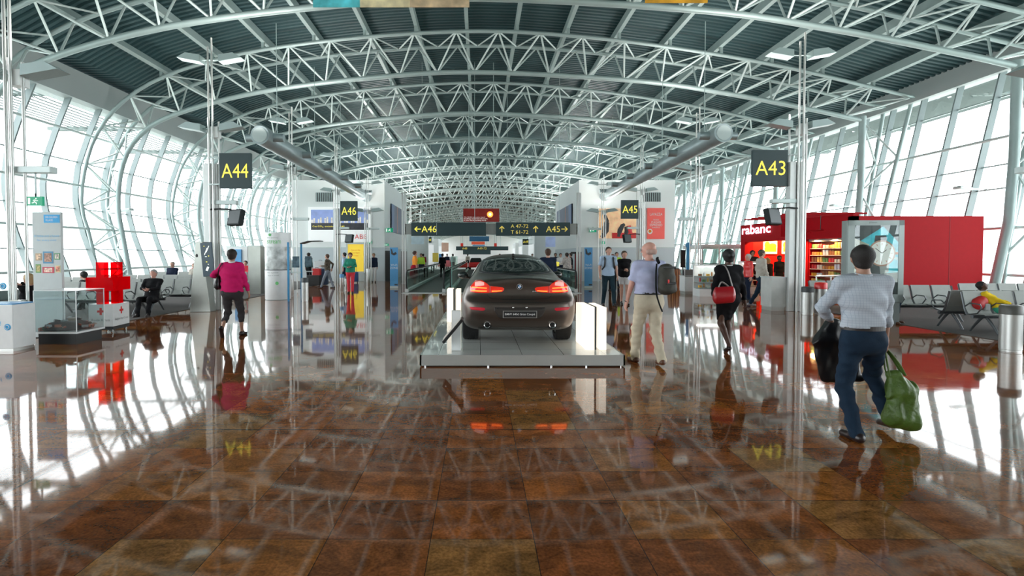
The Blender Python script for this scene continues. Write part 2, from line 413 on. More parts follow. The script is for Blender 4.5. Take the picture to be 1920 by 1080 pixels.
# veins and grain, shifted per tile
add = N('ShaderNodeVectorMath'); add.operation = 'MULTIPLY_ADD'; L(cmb.outputs[0], add.inputs[0]); add.inputs[1].default_value = (3.1, 5.7, 1.3); L(tc.outputs['Object'], add.inputs[2])
mp = N('ShaderNodeMapping'); mp.inputs['Scale'].default_value = (3.2, 5.0, 1); L(add.outputs[0], mp.inputs[0])
n1 = N('ShaderNodeTexNoise'); n1.inputs['Scale'].default_value = 1.0; n1.inputs['Detail'].default_value = 8; n1.inputs['Roughness'].default_value = .68; n1.inputs['Distortion'].default_value = 1.1
L(mp.outputs[0], n1.inputs['Vector'])
mr1 = N('ShaderNodeMapRange'); mr1.inputs[1].default_value = .34; mr1.inputs[2].default_value = .68; mr1.inputs[3].default_value = .45; mr1.inputs[4].default_value = 1.45; L(n1.outputs['Fac'], mr1.inputs[0])
n2 = N('ShaderNodeTexNoise'); n2.inputs['Scale'].default_value = 55; n2.inputs['Detail'].default_value = 5; L(tc.outputs['Object'], n2.inputs['Vector'])
mr2 = N('ShaderNodeMapRange'); mr2.inputs[1].default_value = .35; mr2.inputs[2].default_value = .65; mr2.inputs[3].default_value = .72; mr2.inputs[4].default_value = 1.28; L(n2.outputs['Fac'], mr2.inputs[0])
sc = N('ShaderNodeVectorMath'); sc.operation = 'SCALE'; L(ramp.outputs[0], sc.inputs[0]); L(M('MULTIPLY', mr1.outputs[0], mr2.outputs[0]), sc.inputs['Scale'])
mixj = N('ShaderNodeMix'); mixj.data_type = 'RGBA'; L(M('MAXIMUM', M('MULTIPLY', jt, .85), jt2), mixj.inputs['Factor']); L(sc.outputs[0], mixj.inputs['A']); mixj.inputs['B'].default_value = (.02, .012, .010, 1)
L(mixj.outputs['Result'], bs.inputs['Base Color'])
bs.inputs['Roughness'].default_value = .045
bs.inputs['IOR'].default_value = 1.5
n3 = N('ShaderNodeTexNoise'); n3.inputs['Scale'].default_value = 1.6; n3.inputs['Detail'].default_value = 2; L(add.outputs[0], n3.inputs['Vector'])
bp = N('ShaderNodeBump'); bp.inputs['Strength'].default_value = .035; bp.inputs['Distance'].default_value = .02; L(n3.outputs['Fac'], bp.inputs['Height']); L(bp.outputs[0], bs.inputs['Normal'])
mb = MB(); mb.add([(-17.4, YA, 0), (18.4, YA, 0), (18.4, YB, 0), (-17.4, YB, 0)], [(0, 1, 2, 3)]); struct(mb.build('floor', fm))
carpet = mat('grey_carpet', (.095, .088, .083), .95, var=.12, vscale=25, bump=.5, bscale=300)
mb = MB(); mb.bb((-17.3, YA, 0), (-8.75, 33, .012)); struct(mb.build('floor', carpet))
mb = MB(); mb.bb((10.0, YA, 0), (18.3, 17.3, .012)); struct(mb.build('floor', carpet))
mb = MB(); mb.bb((-17.4, YA, -.05), (-17.25, YB, .35)); mb.bb((18.25, YA, -.05), (18.4, YB, .35)); struct(mb.build('baseboard_left', fas))
mb = MB(); mb.bb((-19, YA - .2, 0), (20.6, YA, 12.5)); struct(mb.build('wall_back', white))
mb = MB(); mb.bb((-19, YB, 0), (20.6, YB + .2, 12.5)); struct(mb.build('wall_front', white))
# ================================================================== DISPLAY PLATFORM AND CAR
PT = .17
XL, XR = G(787, 688).x, G(1172, 688).x; YF = G(980, 688).y
ptf = thing('display_platform', 'low square platform with brushed steel rim and glossy pale tiles under the car', 'platform', ((XL + XR) / 2, YF + 3, 0))
tilem = bpy.data.materials.new('platform_tile'); tilem.use_nodes = True
_n = tilem.node_tree; _b = _n.nodes['Principled BSDF']; _t = _n.nodes.new('ShaderNodeTexCoord'); _br = _n.nodes.new('ShaderNodeTexBrick')
_br.offset = 0; _br.inputs['Scale'].default_value = 1; _br.inputs['Brick Width'].default_value = .62; _br.inputs['Row Height'].default_value = .62; _br.inputs['Mortar Size'].default_value = .004
_br.inputs['Color1'].default_value = (.68, .70, .66, 1); _br.inputs['Color2'].default_value = (.65, .67, .64, 1); _br.inputs['Mortar'].default_value = (.10, .10, .10, 1)
_n.links.new(_t.outputs['Object'], _br.inputs[0]); _n.links.new(_br.outputs[0], _b.inputs['Base Color']); _b.inputs['Roughness'].default_value = .04; _b.inputs['IOR'].default_value = 1.6
hwp = (XR - XL) / 2
mb = MB(); mb.bb((-hwp + .02, -2.98, .02), (hwp - .02, 2.98, PT)); mb.build('deck', tilem, ptf)
mb = MB()
for a, b in (((-hwp, -3, .02), (hwp, -2.975, PT + .003)), ((-hwp, 2.975, .02), (hwp, 3, PT + .003)), ((-hwp, -3, .02), (-hwp + .025, 3, PT + .003)), ((hwp - .025, -3, .02), (hwp, 3, PT + .003))): mb.bb(a, b)
mb.build('steel_rim', brushed, ptf)
mb = MB(); mb.bb((-hwp + .03, -2.96, 0), (hwp - .03, 2.96, .02)); mb.build('plinth', black, ptf)
for x in (-hwp + .08, -hwp / 3, hwp * .28, hwp * .62, hwp - .06):
    mb = MB(); mb.lathe([(.014, 0), (.014, .02)], (x, -3.0, 0), 10); mb.build('foot', chrome, ptf)
# light boxes standing on the platform
lit = mat('lit_panel', (1, .96, .88), .4, emit=1.0, ecol=(1, .88, .72))
def lightbox(x0, y0, x1, y1, h, label, gap):
    # (x0..x1) front edge, body runs back to y1
    t = thing('light_box', label, 'light box', ((x0 + x1) / 2, (y0 + y1) / 2, PT), 0, 'glowing display panels beside the car')
    w2, d2 = (x1 - x0) / 2, (y1 - y0) / 2
    mb = MB(); mb.bb((-w2, -d2, 0), (w2 - gap, d2, h)); mb.build('panel', lit, t, bevel=.006)
    mb = MB(); mb.bb((w2 - gap, -d2 + .02, 0), (w2 - gap + .035, d2 - .02, h)); mb.build('frame', dgrey, t)
    return t
p1 = G(1115, 656, PT); pb = G(1081, 643, PT); p2 = G(1135, 656, PT)
t = lightbox(p1.x - .14, p1.y, p2.x, p1.y + .85, .67, 'tall glowing white panel right of the car near the platform front corner', .17)
mb = MB(); mb.bb((.15 - .09, -.42, 0), (.15 + .02, .42, .66)); mb.build('panel', lit, t, bevel=.006)
p1 = G(838, 603, PT)
t = lightbox(p1.x, p1.y, p1.x + .30, p1.y + .5, .72, 'glowing white panel behind the tilted sign left of the car', .16)
mb = MB(); mb.bb((.15 - .10, -.25, 0), (.15, .25, .71)); mb.build('panel', lit, t, bevel=.006)
# tilted info desk
Pb = G(853, 657, PT)
t = thing('info_stand', 'slim stand with a dark tilted information board at the platform left edge', 'information stand', (Pb.x, Pb.y, PT))
mb = MB(); mb.bb((-.05, -.05, 0), (.09, .05, .62)); mb.build('post', whitep, t)
mb = MB(); mb.bb((-.05, -.07, 0), (.12, .07, .012)); mb.build('base_plate', brushed, t)
q0 = A(832, 640, Pb.y - .08) - V3((Pb.x, Pb.y, PT)); q1 = A(867, 597, Pb.y + .02) - V3((Pb.x, Pb.y, PT))
d = (q1 - q0); mid = (q0 + q1) / 2; ang = math.atan2(d.z, d.x)
mb = MB(); mb.box(mid, (d.length, .38, .045), Matrix.Rotation(-ang, 3, 'Y')); mb.build('board', black, t, bevel=.008)
mb = MB(); mb.box(mid + V3((-.022, 0, .022)).normalized() * .026, (d.length * .93, .35, .004), Matrix.Rotation(-ang, 3, 'Y')); mb.build('printed_sheet', mat('print_white', (.7, .62, .55), .3), t)
mb = MB(); mb.sphere(q0 + V3((.04, -.185, .0)), .012); mb.build('bolt', chrome, t)
# poly sheet post (glass pane) behind
t = thing('glass_screen', 'narrow clear glass screen standing behind the left light panel', 'glass screen', tuple(G(852, 560)))
mb = MB(); mb.bb((-.10, -.01, .0), (.12, .0, 1.6)); mb.build('pane', glass('tint_glass', (.78, .90, .86)), t)
mb = MB(); mb.bb((-.11, -.015, .0), (-.09, .005, 1.6)); mb.build('edge_trim', mat('pane_edge', (.25, .5, .45), .2), t)

# ---------------- car
CX, CY = .645, G(970, 636, PT).y + .06 - 1.0
car = thing('car', 'dark brown four door coupe seen from behind on the display platform', 'car', (CX, CY, PT), -math.radians(.6))
paint = mat('brown_metallic_paint', (.118, .094, .081), .36, .85, var=.02, coat=.25)
R_ = [
 [(0,.05,.31),(.30,.05,.31),(.52,.04,.32),(.60,.0,.42),(.62,-.03,.58),(.62,-.02,.73),(.60,.07,.79),(.57,.09,.92),(.54,.07,1.04),(.3,.07,1.09),(0,.06,1.105)],
 [(0,.10,.29),(.45,.10,.29),(.76,.11,.30),(.84,.10,.42),(.865,.07,.58),(.86,.08,.745),(.83,.14,.81),(.80,.15,.93),(.75,.14,1.03),(.45,.13,1.10),(0,.12,1.12)],
 [(0,.30,.26),(.50,.30,.24),(.84,.32,.26),(.905,.30,.40),(.93,.28,.58),(.925,.28,.75),(.885,.30,.86),(.85,.30,.96),(.77,.30,1.06),(.44,.30,1.12),(0,.30,1.14)],
 [(0,.70,.2),(.5,.70,.2),(.88,.70,.24),(.935,.70,.38),(.952,.70,.58),(.945,.70,.76),(.905,.70,.89),(.85,.70,.98),(.72,.72,1.07),(.42,.74,1.13),(0,.74,1.15)],
 [(0,1.05,.2),(.5,1.05,.2),(.88,1.05,.22),(.94,1.05,.38),(.956,1.05,.58),(.948,1.05,.78),(.905,1.05,.92),(.83,1.05,1.02),(.70,1.08,1.12),(.40,1.10,1.19),(0,1.10,1.205)],
 [(0,1.5,.2),(.5,1.5,.2),(.88,1.5,.22),(.93,1.5,.38),(.945,1.5,.58),(.94,1.5,.79),(.895,1.5,.94),(.79,1.5,1.09),(.65,1.5,1.25),(.37,1.5,1.32),(0,1.5,1.34)],
 [(0,2.0,.2),(.5,2.0,.2),(.88,2.0,.22),(.93,2.0,.38),(.942,2.0,.58),(.938,2.0,.80),(.89,2.0,.95),(.77,2.0,1.14),(.615,2.0,1.37),(.35,2.0,1.445),(0,2.0,1.465)],
 [(0,2.6,.2),(.5,2.6,.2),(.88,2.6,.22),(.93,2.6,.38),(.94,2.6,.58),(.935,2.6,.80),(.885,2.6,.96),(.765,2.6,1.17),(.60,2.6,1.425),(.34,2.6,1.505),(0,2.6,1.525)],
 [(0,3.15,.2),(.5,3.15,.2),(.88,3.15,.22),(.93,3.15,.38),(.94,3.15,.58),(.935,3.15,.80),(.88,3.15,.95),(.755,3.15,1.15),(.60,3.15,1.38),(.34,3.15,1.455),(0,3.15,1.475)],
 [(0,3.7,.2),(.5,3.7,.2),(.88,3.7,.22),(.93,3.7,.38),(.942,3.7,.58),(.935,3.7,.80),(.88,3.7,.93),(.78,3.7,1.02),(.64,3.7,1.12),(.35,3.7,1.19),(0,3.7,1.205)],
 [(0,4.15,.2),(.5,4.15,.2),(.88,4.15,.22),(.93,4.15,.38),(.945,4.15,.58),(.935,4.15,.78),(.87,4.15,.90),(.78,4.15,.94),(.62,4.15,.98),(.34,4.15,1.02),(0,4.15,1.03)],
 [(0,4.7,.2),(.45,4.7,.2),(.80,4.7,.24),(.86,4.7,.38),(.88,4.7,.55),(.86,4.7,.70),(.80,4.7,.78),(.70,4.7,.82),(.55,4.7,.86),(.30,4.7,.89),(0,4.7,.90)],
 [(0,4.95,.25),(.35,4.95,.25),(.55,4.95,.28),(.60,4.96,.38),(.62,4.97,.50),(.60,4.96,.62),(.56,4.95,.68),(.50,4.93,.71),(.42,4.92,.73),(.25,4.93,.75),(0,4.94,.76)]]
def ring_mesh():
    vs, fs = [], []; n = 11
    for r_ in R_:
        vs += [V3(p) for p in r_] + [V3((-p[0], p[1], p[2])) for p in r_]
    idx = lambda j, i, s: j * 22 + (i if (s > 0 or i in (0, 10)) else 11 + i)
    for j in range(len(R_) - 1):
        for i in range(10):
            fs.append((idx(j, i, 1), idx(j + 1, i, 1), idx(j + 1, i + 1, 1), idx(j, i + 1, 1)))
            fs.append((idx(j, i, -1), idx(j, i + 1, -1), idx(j + 1, i + 1, -1), idx(j + 1, i, -1)))
    for j in (0, len(R_) - 1):
        for i in range(10):
            q = [idx(j, i, 1), idx(j, i + 1, 1), idx(j, i + 1, -1), idx(j, i, -1)]; q2 = []
            for a in q:
                if a not in q2: q2.append(a)
            fs.append(tuple(q2 if j == 0 else q2[::-1]))
    return vs, fs
vs, fs = ring_mesh()
mb = MB(); mb.add(vs, fs); body = mb.build('body_tmp', paint)
md = body.modifiers.new('s', 'SUBSURF'); md.levels = md.render_levels = 3
cut = MB()
for yy in (1.0, 3.97):
    for sg in (-1, 1): cut.tube((sg * .60, yy, .335), (sg * 1.2, yy, .335), .375, 40)
cutter = cut.build('cutter', black)
bpy.context.view_layer.update()
dg = bpy.context.evaluated_depsgraph_get(); sm_me = bpy.data.meshes.new_from_object(body.evaluated_get(dg))
_bm = bmesh.new(); _bm.from_mesh(sm_me); BV = BVHTree.FromBMesh(_bm); _bm.free()
md = body.modifiers.new('b', 'BOOLEAN'); md.object = cutter; md.operation = 'DIFFERENCE'; md.solver = 'EXACT'
bpy.context.view_layer.update(); dg = bpy.context.evaluated_depsgraph_get()
bm_me = bpy.data.meshes.new_from_object(body.evaluated_get(dg)); bpy.data.objects.remove(body); bpy.data.objects.remove(cutter)
bm_me.materials.clear(); bm_me.materials.append(paint)
bo = bpy.data.objects.new('body', bm_me); C.objects.link(bo); bo.parent = car; sm(bo, 35)
def patch(name, m, us, lo, hi, axis='rear', nz=10, off=.005, th=.006, parent=car, sgn=1, nx=28):
    """surface patch: us = list of lateral stations, lo/hi = lower / upper heights there, projected on the body"""
    vs = []; k = len(us)
    for a in range(nx + 1):
        t = a / nx * (k - 1); i = min(int(t), k - 2); f = t - i
        u = us[i] + (us[i + 1] - us[i]) * f; l = lo[i] + (lo[i + 1] - lo[i]) * f; h = hi[i] + (hi[i + 1] - hi[i]) * f
        for b in range(nz + 1):
            z = l + (h - l) * b / nz
            if axis == 'rear':
                hit = BV.ray_cast(V3((u, -2, z)), V3((0, 1, 0)))
            elif axis == 'top': hit = BV.ray_cast(V3((u, z, 3)), V3((0, 0, -1)))
            else: hit = BV.ray_cast(V3((sgn * 2, u, z)), V3((-sgn, 0, 0)))
            if hit[0] is None: p = V3((u, .2, z)) if axis == 'rear' else V3((sgn * .7, u, z)); nn = V3((0, -1, 0))
            else: p = hit[0]; nn = hit[1]
            vs.append(p + nn * off)
    n = nz + 1; fs = [(a * n + b, a * n + b + 1, (a + 1) * n + b + 1, (a + 1) * n + b) for a in range(nx) for b in range(nz)]
    mb = MB(); mb.add(vs, fs); o = mb.build(name, m, parent); md = o.modifiers.new('t', 'SOLIDIFY'); md.thickness = th; md.offset = 0; sm(o, 60); return o
def bodyp(x, z, off=0):
    h = BV.ray_cast(V3((x, -2, z)), V3((0, 1, 0))); return h[0] + h[1] * off
cglass = mat('car_glass', (.006, .012, .012), .07, spec=.5, coat=.3)
cg2 = glass('car_window', (.16, .22, .21), .9)
# rear window, frame and cabin
patch('window_seal', black, [-.66, -.6, -.3, 0, .3, .6, .66], [1.17, 1.155, 1.145, 1.14, 1.145, 1.155, 1.17], [1.22, 1.38, 1.425, 1.432, 1.425, 1.38, 1.22], off=.003, nz=8)
rwin = patch('rear_window', cglass, [-.60, -.55, -.3, 0, .3, .55, .60], [1.185, 1.175, 1.165, 1.16, 1.165, 1.175, 1.185], [1.22, 1.36, 1.405, 1.412, 1.405, 1.36, 1.22], off=.008, nz=10)
for sg in (-1, 1):
    patch('side_window', cglass, [1.45, 1.8, 2.3, 2.9, 3.45, 3.62], [1.03, 1.0, .985, .975, .97, .97], [1.06, 1.22, 1.33, 1.33, 1.14, 1.0], axis='side', sgn=sg)
# shut lines and bumper seams
seam = mat('seam_black', (.01, .01, .01), .6)
patch('boot_seam', seam, [-.52, -.48, -.42, 0, .42, .48, .52], [.85, .80, .776, .770, .776, .80, .85], [.856, .807, .783, .777, .783, .807, .856], off=.001, nz=1, th=.003)
patch('bumper_seam', seam, [-.84, -.6, 0, .6, .84], [.742, .728, .724, .728, .742], [.748, .733, .729, .733, .748], off=.001, nz=1, th=.003)
# tail lights
lred = mat('lamp_red', (.55, .01, .005), .15, emit=.35, ecol=(1, .04, .01), coat=1)
lbright = mat('lamp_bright', (1, .25, .05), .3, emit=3.2, ecol=(1, .13, .02))
for sg in (-1, 1):
    lt = bpy.data.objects.new('tail_light', None); C.objects.link(lt); lt.parent = car
    f = lambda L_: [sg * a for a in L_]
    patch('outer_lens', lred, f([.475, .52, .60, .70, .775]), [.875, .872, .872, .875, .885], [.985, 1.03, 1.062, 1.055, .965], parent=lt, th=.02, off=.008)
    patch('inner_lens', lred, f([.245, .27, .35, .42, .465]), [.93, .895, .885, .88, .877], [.948, .965, .975, .98, .985], parent=lt, th=.02, off=.008)
    patch('light_bar', lbright, f([.52, .60, .70, .755]), [.895, .893, .895, .902], [.913, .913, .913, .918], parent=lt, th=.006, off=.021, nz=2)
    patch('light_bar', lbright, f([.52, .60, .69, .745]), [.945, .948, .952, .955], [.958, .962, .966, .968], parent=lt, th=.006, off=.021, nz=2)
    patch('light_bar', lbright, f([.28, .35, .44]), [.903, .897, .893], [.916, .912, .910], parent=lt, th=.006, off=.021, nz=2)
    patch('clear_lens', mat('lamp_pink', (.9, .45, .4), .1, emit=.5), f([.56, .62, .70]), [.995, .985, .98], [1.035, 1.045, 1.03], parent=lt, th=.004, off=.022, nz=3)
    patch('reflector', mat('reflector_red', (.6, .02, .04), .2, emit=.12), f([.55, .58, .76, .79]), [.612, .598, .612, .64], [.640, .648, .655, .652], th=.008, off=.004, nz=2)
    ex = bodyp(sg * .515, .375)
    mb = MB(); mb.lathe([(.040, .16), (.040, -.02), (.052, -.03), (.052, .16)], (ex.x, ex.y - .012, ex.z), 28, 'Y', cap=False); mb.build('exhaust_pipe', chrome, car, smooth=True)
    mb = MB(); disc(mb, (ex.x, ex.y - .0, ex.z), .075, depth=.03); mb.build('exhaust_surround', black, car)
    mb = MB(); disc(mb, (ex.x, ex.y - .02, ex.z), .041, depth=.02); mb.build('exhaust_bore', seam, car)
    # wheels
    for yy in (1.0, 3.97):
        wt = bpy.data.objects.new('wheel', None); C.objects.link(wt); wt.parent = car; wt.location = (sg * .80, yy, .335)
        mb = MB(); mb.lathe([(.235, -.125), (.30, -.138), (.328, -.125), (.335, -.10), (.335, .10), (.328, .125), (.30, .138), (.235, .125)], (0, 0, 0), 48, 'X', cap=False)
        for q in (-.075, -.04, 0, .04, .075):
            pass
        mb.build('tyre', rubber, wt, smooth=True)
        mb = MB()
        for k in range(64):
            a = 2 * PI * k / 64
            for q in (-.085, -.045, 0, .045, .085): mb.box((q, math.sin(a) * .336, math.cos(a) * .336), (.028, .024, .006), Matrix.Rotation(-a, 3, 'X'))
        s = mb.build('tread_blocks', rubber, wt); s['kind'] = 'stuff'
        mb = MB(); mb.lathe([(.235, -.11), (.225, -.02), (.235, .11), (.215, .11), (.205, 0), (.215, -.11)], (0, 0, 0), 40, 'X', cap=False)
        for k in range(10):
            a = 2 * PI * k / 10; mb.tube((sg * .09, 0, 0), (sg * .10, math.sin(a) * .225, math.cos(a) * .225), .018, 6)
        mb.tube((-.1 * sg, 0, 0), (.11 * sg, 0, 0), .06, 16)
        mb.build('rim', alu, wt, smooth=True)
    # mirrors
    mt = bpy.data.objects.new('door_mirror', None); C.objects.link(mt); mt.parent = car
    mb = MB(); mb.sphere((sg * 1.03, 3.32, 1.04), .115, 20, (1.0, .75, .72)); mb.path([(sg * .88, 3.36, .98), (sg * .96, 3.34, .99)], .03, 8); mb.build('mirror_housing', paint, mt, smooth=True)
    mb = MB(); mb.sphere((sg * 1.035, 3.265, 1.04), .095, 20, (1.0, .35, .68)); mb.build('mirror_glass', mat('mirror_face', (.02, .03, .03), .05, coat=1), mt, smooth=True)
# wheel housings and underside
mb = MB(); mb.bb((-.60, .55, .22), (.60, 4.5, .36)); mb.build('underbody', black, car)
mb = MB(); mb.bb((-.66, .72, .2), (-.60, 1.4, .62)); mb.bb((.60, .72, .2), (.66, 1.4, .62)); mb.build('wheel_arch_liner', black, car)
patch('diffuser', mat('diffuser_grey', (.05, .045, .04), .5), [-.66, -.45, 0, .45, .66], [.30, .295, .293, .295, .30], [.33, .335, .337, .335, .33], off=.006, nz=3)
# number plate
pc = bodyp(0, .545)
mb = MB(); mb.box((0, pc.y - .012, .545), (.535, .012, .115)); mb.build('plate_frame', mat('plate_rim', (.35, .33, .31), .3, .6), car, bevel=.004)
mb = MB(); mb.box((0, pc.y - .020, .545), (.515, .006, .095)); pl = mb.build('number_plate', black, car, bevel=.003)
text('BMW 640d Gran Coup\u00e9', (0, pc.y - .0235, .545), .042, mat('plate_letters', (.85, .85, .83), .4), pl, width=.47, world=False, ext=.001, bold=.01)
patch('plate_recess', mat('recess_dark', (.035, .028, .024), .5), [-.40, -.34, -.30, 0, .30, .34, .40], [.60, .50, .475, .47, .475, .50, .60], [.655, .655, .655, .655, .655, .655, .655], off=.002, nz=3, th=.002)
for x in (-.17, .04):
    b = bodyp(x + .065, .652); mb = MB(); mb.sphere((b.x, b.y, b.z), .018, 10); mb.build('plate_lamp', chrome, car, smooth=True)
for x in (-.35, .35):
    b = bodyp(x, .635); mb = MB(); mb.sphere((b.x, b.y, b.z), .012, 10); mb.build('parking_sensor', black, car, smooth=True)
# roundel badge
bp_ = bodyp(0, .975); by = bp_.y - .012
mb = MB(); disc(mb, (0, by, .975), .045, depth=.02, n=36); bd = mb.build('badge', chrome, car)
mb = MB(); disc(mb, (0, by - .002, .975), .041, depth=.003, n=36); mb.build('badge_ring', black, bd)
for k in range(4):
    a0 = PI / 2 * k; poly = [(0, 0)] + [(.027 * math.cos(a0 + PI / 2 * q / 8), .027 * math.sin(a0 + PI / 2 * q / 8)) for q in range(9)]
    mb = MB(); mb.prism(poly, (0, by - .004, .975), X_, Z_, .003); mb.build('badge_quarter', [mat('roundel_white', (.85, .85, .85), .3), mat('roundel_blue', (.10, .28, .60), .3)][(k + 0) % 2], bd)
text('BMW', (0, by - .004, 1.009), .010, chrome, bd, world=False)
b = bodyp(.28, .90); text('640d', (.27, b.y - .004, .902), .022, chrome, car, world=False, width=.13)
# cabin hints seen through the rear window: headrests, mirror, antenna
mb = MB(); mb.strip([(0, 1.95, 1.45), (0, 2.08, 1.50), (0, 2.16, 1.48)], (.04, 0, 0), .01); mb.build('roof_fin', paint, car)
# ================================================================== FIGURES (implicit surfaces meshed with surface nets)
class SDF:
    def __init__(s, lo, hi, h):
        s.lo = np.array(lo, float); s.h = h
        n = [int(math.ceil((b - a) / h)) + 1 for a, b in zip(lo, hi)]
        s.ax = [s.lo[i] + h * np.arange(n[i]) for i in range(3)]; s.V = np.full(n, 1.0)
    def _sub(s, lo, hi):
        sl = []
        for i in range(3):
            a = max(0, int((lo[i] - s.lo[i]) / s.h)); b = min(len(s.ax[i]), int((hi[i] - s.lo[i]) / s.h) + 2)
            if b <= a: return None
            sl.append(slice(a, b))
        return tuple(sl)
    def cone(s, a, b, ra, rb, k=.03, u=None, st=1.0, cut=None, mode='add', fold=0, fv=0):
        a = np.array(a, float); b = np.array(b, float); R = max(ra, rb) * max(st, 1) + .06 + k
        sl = s._sub(np.minimum(a, b) - R, np.maximum(a, b) + R)
        if sl is None: return s
        X, Y, Z = np.meshgrid(*[s.ax[i][sl[i]] for i in range(3)], indexing='ij', sparse=True)
        ab = b - a; L2 = max(float(ab @ ab), 1e-9)
        px, py, pz = X - a[0], Y - a[1], Z - a[2]
        t = np.clip((px * ab[0] + py * ab[1] + pz * ab[2]) / L2, 0, 1)
        vx, vy, vz = px - t * ab[0], py - t * ab[1], pz - t * ab[2]
        if u is not None and st != 1.0:
            u = np.array(u, float); u = u / np.linalg.norm(u); c = (vx * u[0] + vy * u[1] + vz * u[2]) * (1 - 1 / st)
            vx, vy, vz = vx - c * u[0], vy - c * u[1], vz - c * u[2]
        d = np.sqrt(vx * vx + vy * vy + vz * vz) - (ra + (rb - ra) * t)
        if fold:
            d = d + fold * (np.sin(34 * Z + 17 * X + 3 * np.sin(13 * Y + 5 * X)) + .6 * np.sin(61 * Z - 23 * Y + 2 * np.sin(19 * X)))
        if fv:
            d = d + fv * (np.sin(38 * X + 9 * Z + 2 * np.sin(11 * Y)) + .6 * np.sin(79 * X - 17 * Z + 30 * Y) + .5 * np.sin(24 * Z + 20 * X))
        if cut is not None:
            for (o, n) in cut:
                n = np.array(n, float); n /= np.linalg.norm(n); d = np.maximum(d, (X - o[0]) * n[0] + (Y - o[1]) * n[1] + (Z - o[2]) * n[2])
        V = s.V[sl]
        if mode == 'add':
            hh = np.maximum(k - np.abs(V - d), 0) / k; s.V[sl] = np.minimum(V, d) - hh * hh * k * .25
        else:
            s.V[sl] = np.maximum(V, -d)
        return s
    def chain(s, pts, rs, **kw):
        for i in range(len(pts) - 1): s.cone(pts[i], pts[i + 1], rs[i], rs[i + 1], **kw)
        return s
    def plane(s, o, n):
        X, Y, Z = np.meshgrid(*s.ax, indexing='ij', sparse=True); n = np.array(n, float); n /= np.linalg.norm(n)
        s.V = np.maximum(s.V, (X - o[0]) * n[0] + (Y - o[1]) * n[1] + (Z - o[2]) * n[2]); return s
    def mesh(s, mb=None):
        V = s.V; ins = V < 0; n = V.shape
        e = [V[1:, :, :], V[:, 1:, :], V[:, :, 1:]]
        acc = np.zeros((n[0] - 1, n[1] - 1, n[2] - 1, 3)); cnt = np.zeros((n[0] - 1, n[1] - 1, n[2] - 1)); quads = []
        cross = []
        for ax in range(3):
            s0 = [slice(None)] * 3; s1 = [slice(None)] * 3; s0[ax] = slice(0, -1); s1[ax] = slice(1, None)
            a = V[tuple(s0)]; b = V[tuple(s1)]; cr_ = (ins[tuple(s0)] != ins[tuple(s1)])
            I = np.argwhere(cr_); t = a[cr_] / (a[cr_] - b[cr_])
            P = I.astype(float); P[:, ax] += t; cross.append((ax, I, a[cr_] < 0))
            o1, o2 = [q for q in range(3) if q != ax]
            for d1 in (0, -1):
                for d2 in (0, -1):
                    J = I.copy(); J[:, o1] += d1; J[:, o2] += d2
                    ok = np.all(J >= 0, axis=1) & (J[:, 0] < n[0] - 1) & (J[:, 1] < n[1] - 1) & (J[:, 2] < n[2] - 1)
                    np.add.at(acc, tuple(J[ok].T), P[ok]); np.add.at(cnt, tuple(J[ok].T), 1)
        act = cnt > 0; idx = np.full(cnt.shape, -1, int); idx[act] = np.arange(act.sum())
        vs = acc[act] / cnt[act][:, None] * s.h + s.lo
        for ax, I, neg in cross:
            o1, o2 = [(1, 2), (2, 0), (0, 1)][ax]
            ok = (I[:, o1] > 0) & (I[:, o2] > 0) & (I[:, o1] < n[o1] - 1) & (I[:, o2] < n[o2] - 1); I = I[ok]; neg = neg[ok]
            def at(d1, d2):
                J = I.copy(); J[:, o1] += d1; J[:, o2] += d2; return idx[tuple(J.T)]
            q = np.stack([at(-1, -1), at(0, -1), at(0, 0), at(-1, 0)], 1); q[~neg] = q[~neg][:, ::-1]; quads.append(q)
        q = np.concatenate(quads) if quads else np.zeros((0, 4), int)
        mb = mb or MB(); off = len(mb.v); mb.v += [tuple(v) for v in vs.tolist()]; mb.f += [tuple(i + off for i in f) for f in q.tolist() if min(f) >= 0]
        return mb
def nbuild(mb, name, m, parent, relax=1):
    me = bpy.data.meshes.new(name); me.from_pydata(mb.v, [], mb.f); me.validate(); me.materials.append(m)
    if relax:
        b = bmesh.new(); b.from_mesh(me)
        for _ in range(relax): bmesh.ops.smooth_vert(b, verts=b.verts, factor=.5, use_axis_x=True, use_axis_y=True, use_axis_z=True)
        b.to_mesh(me); b.free()
    me.shade_smooth(); o = bpy.data.objects.new(name, me); C.objects.link(o); o.parent = parent; return o
def ik(a, c, l1, l2, pole):
    a = V3(a); c = V3(c); d = c - a; L = d.length
    if L > (l1 + l2) * .999: c = a + d * ((l1 + l2) * .999 / L); d = c - a; L = d.length
    d.normalize(); x = (l1 * l1 - l2 * l2 + L * L) / (2 * L); y = math.sqrt(max(l1 * l1 - x * x, 0))
    p = V3(pole); p = (p - d * p.dot(d)).normalized(); return a + d * x + p * y, c
def fabric(name, col, sc=120, var=.08, rough=.85): return mat(name, col, rough, var=var, vscale=14, bump=.25, bscale=sc, spec=.2)
def skinm(tone): return mat('skin_%s' % tone, {'light': (.56, .31, .23), 'tan': (.40, .21, .14), 'dark': (.09, .042, .028), 'pink': (.62, .32, .25)}[tone], .5, var=.06, vscale=20)
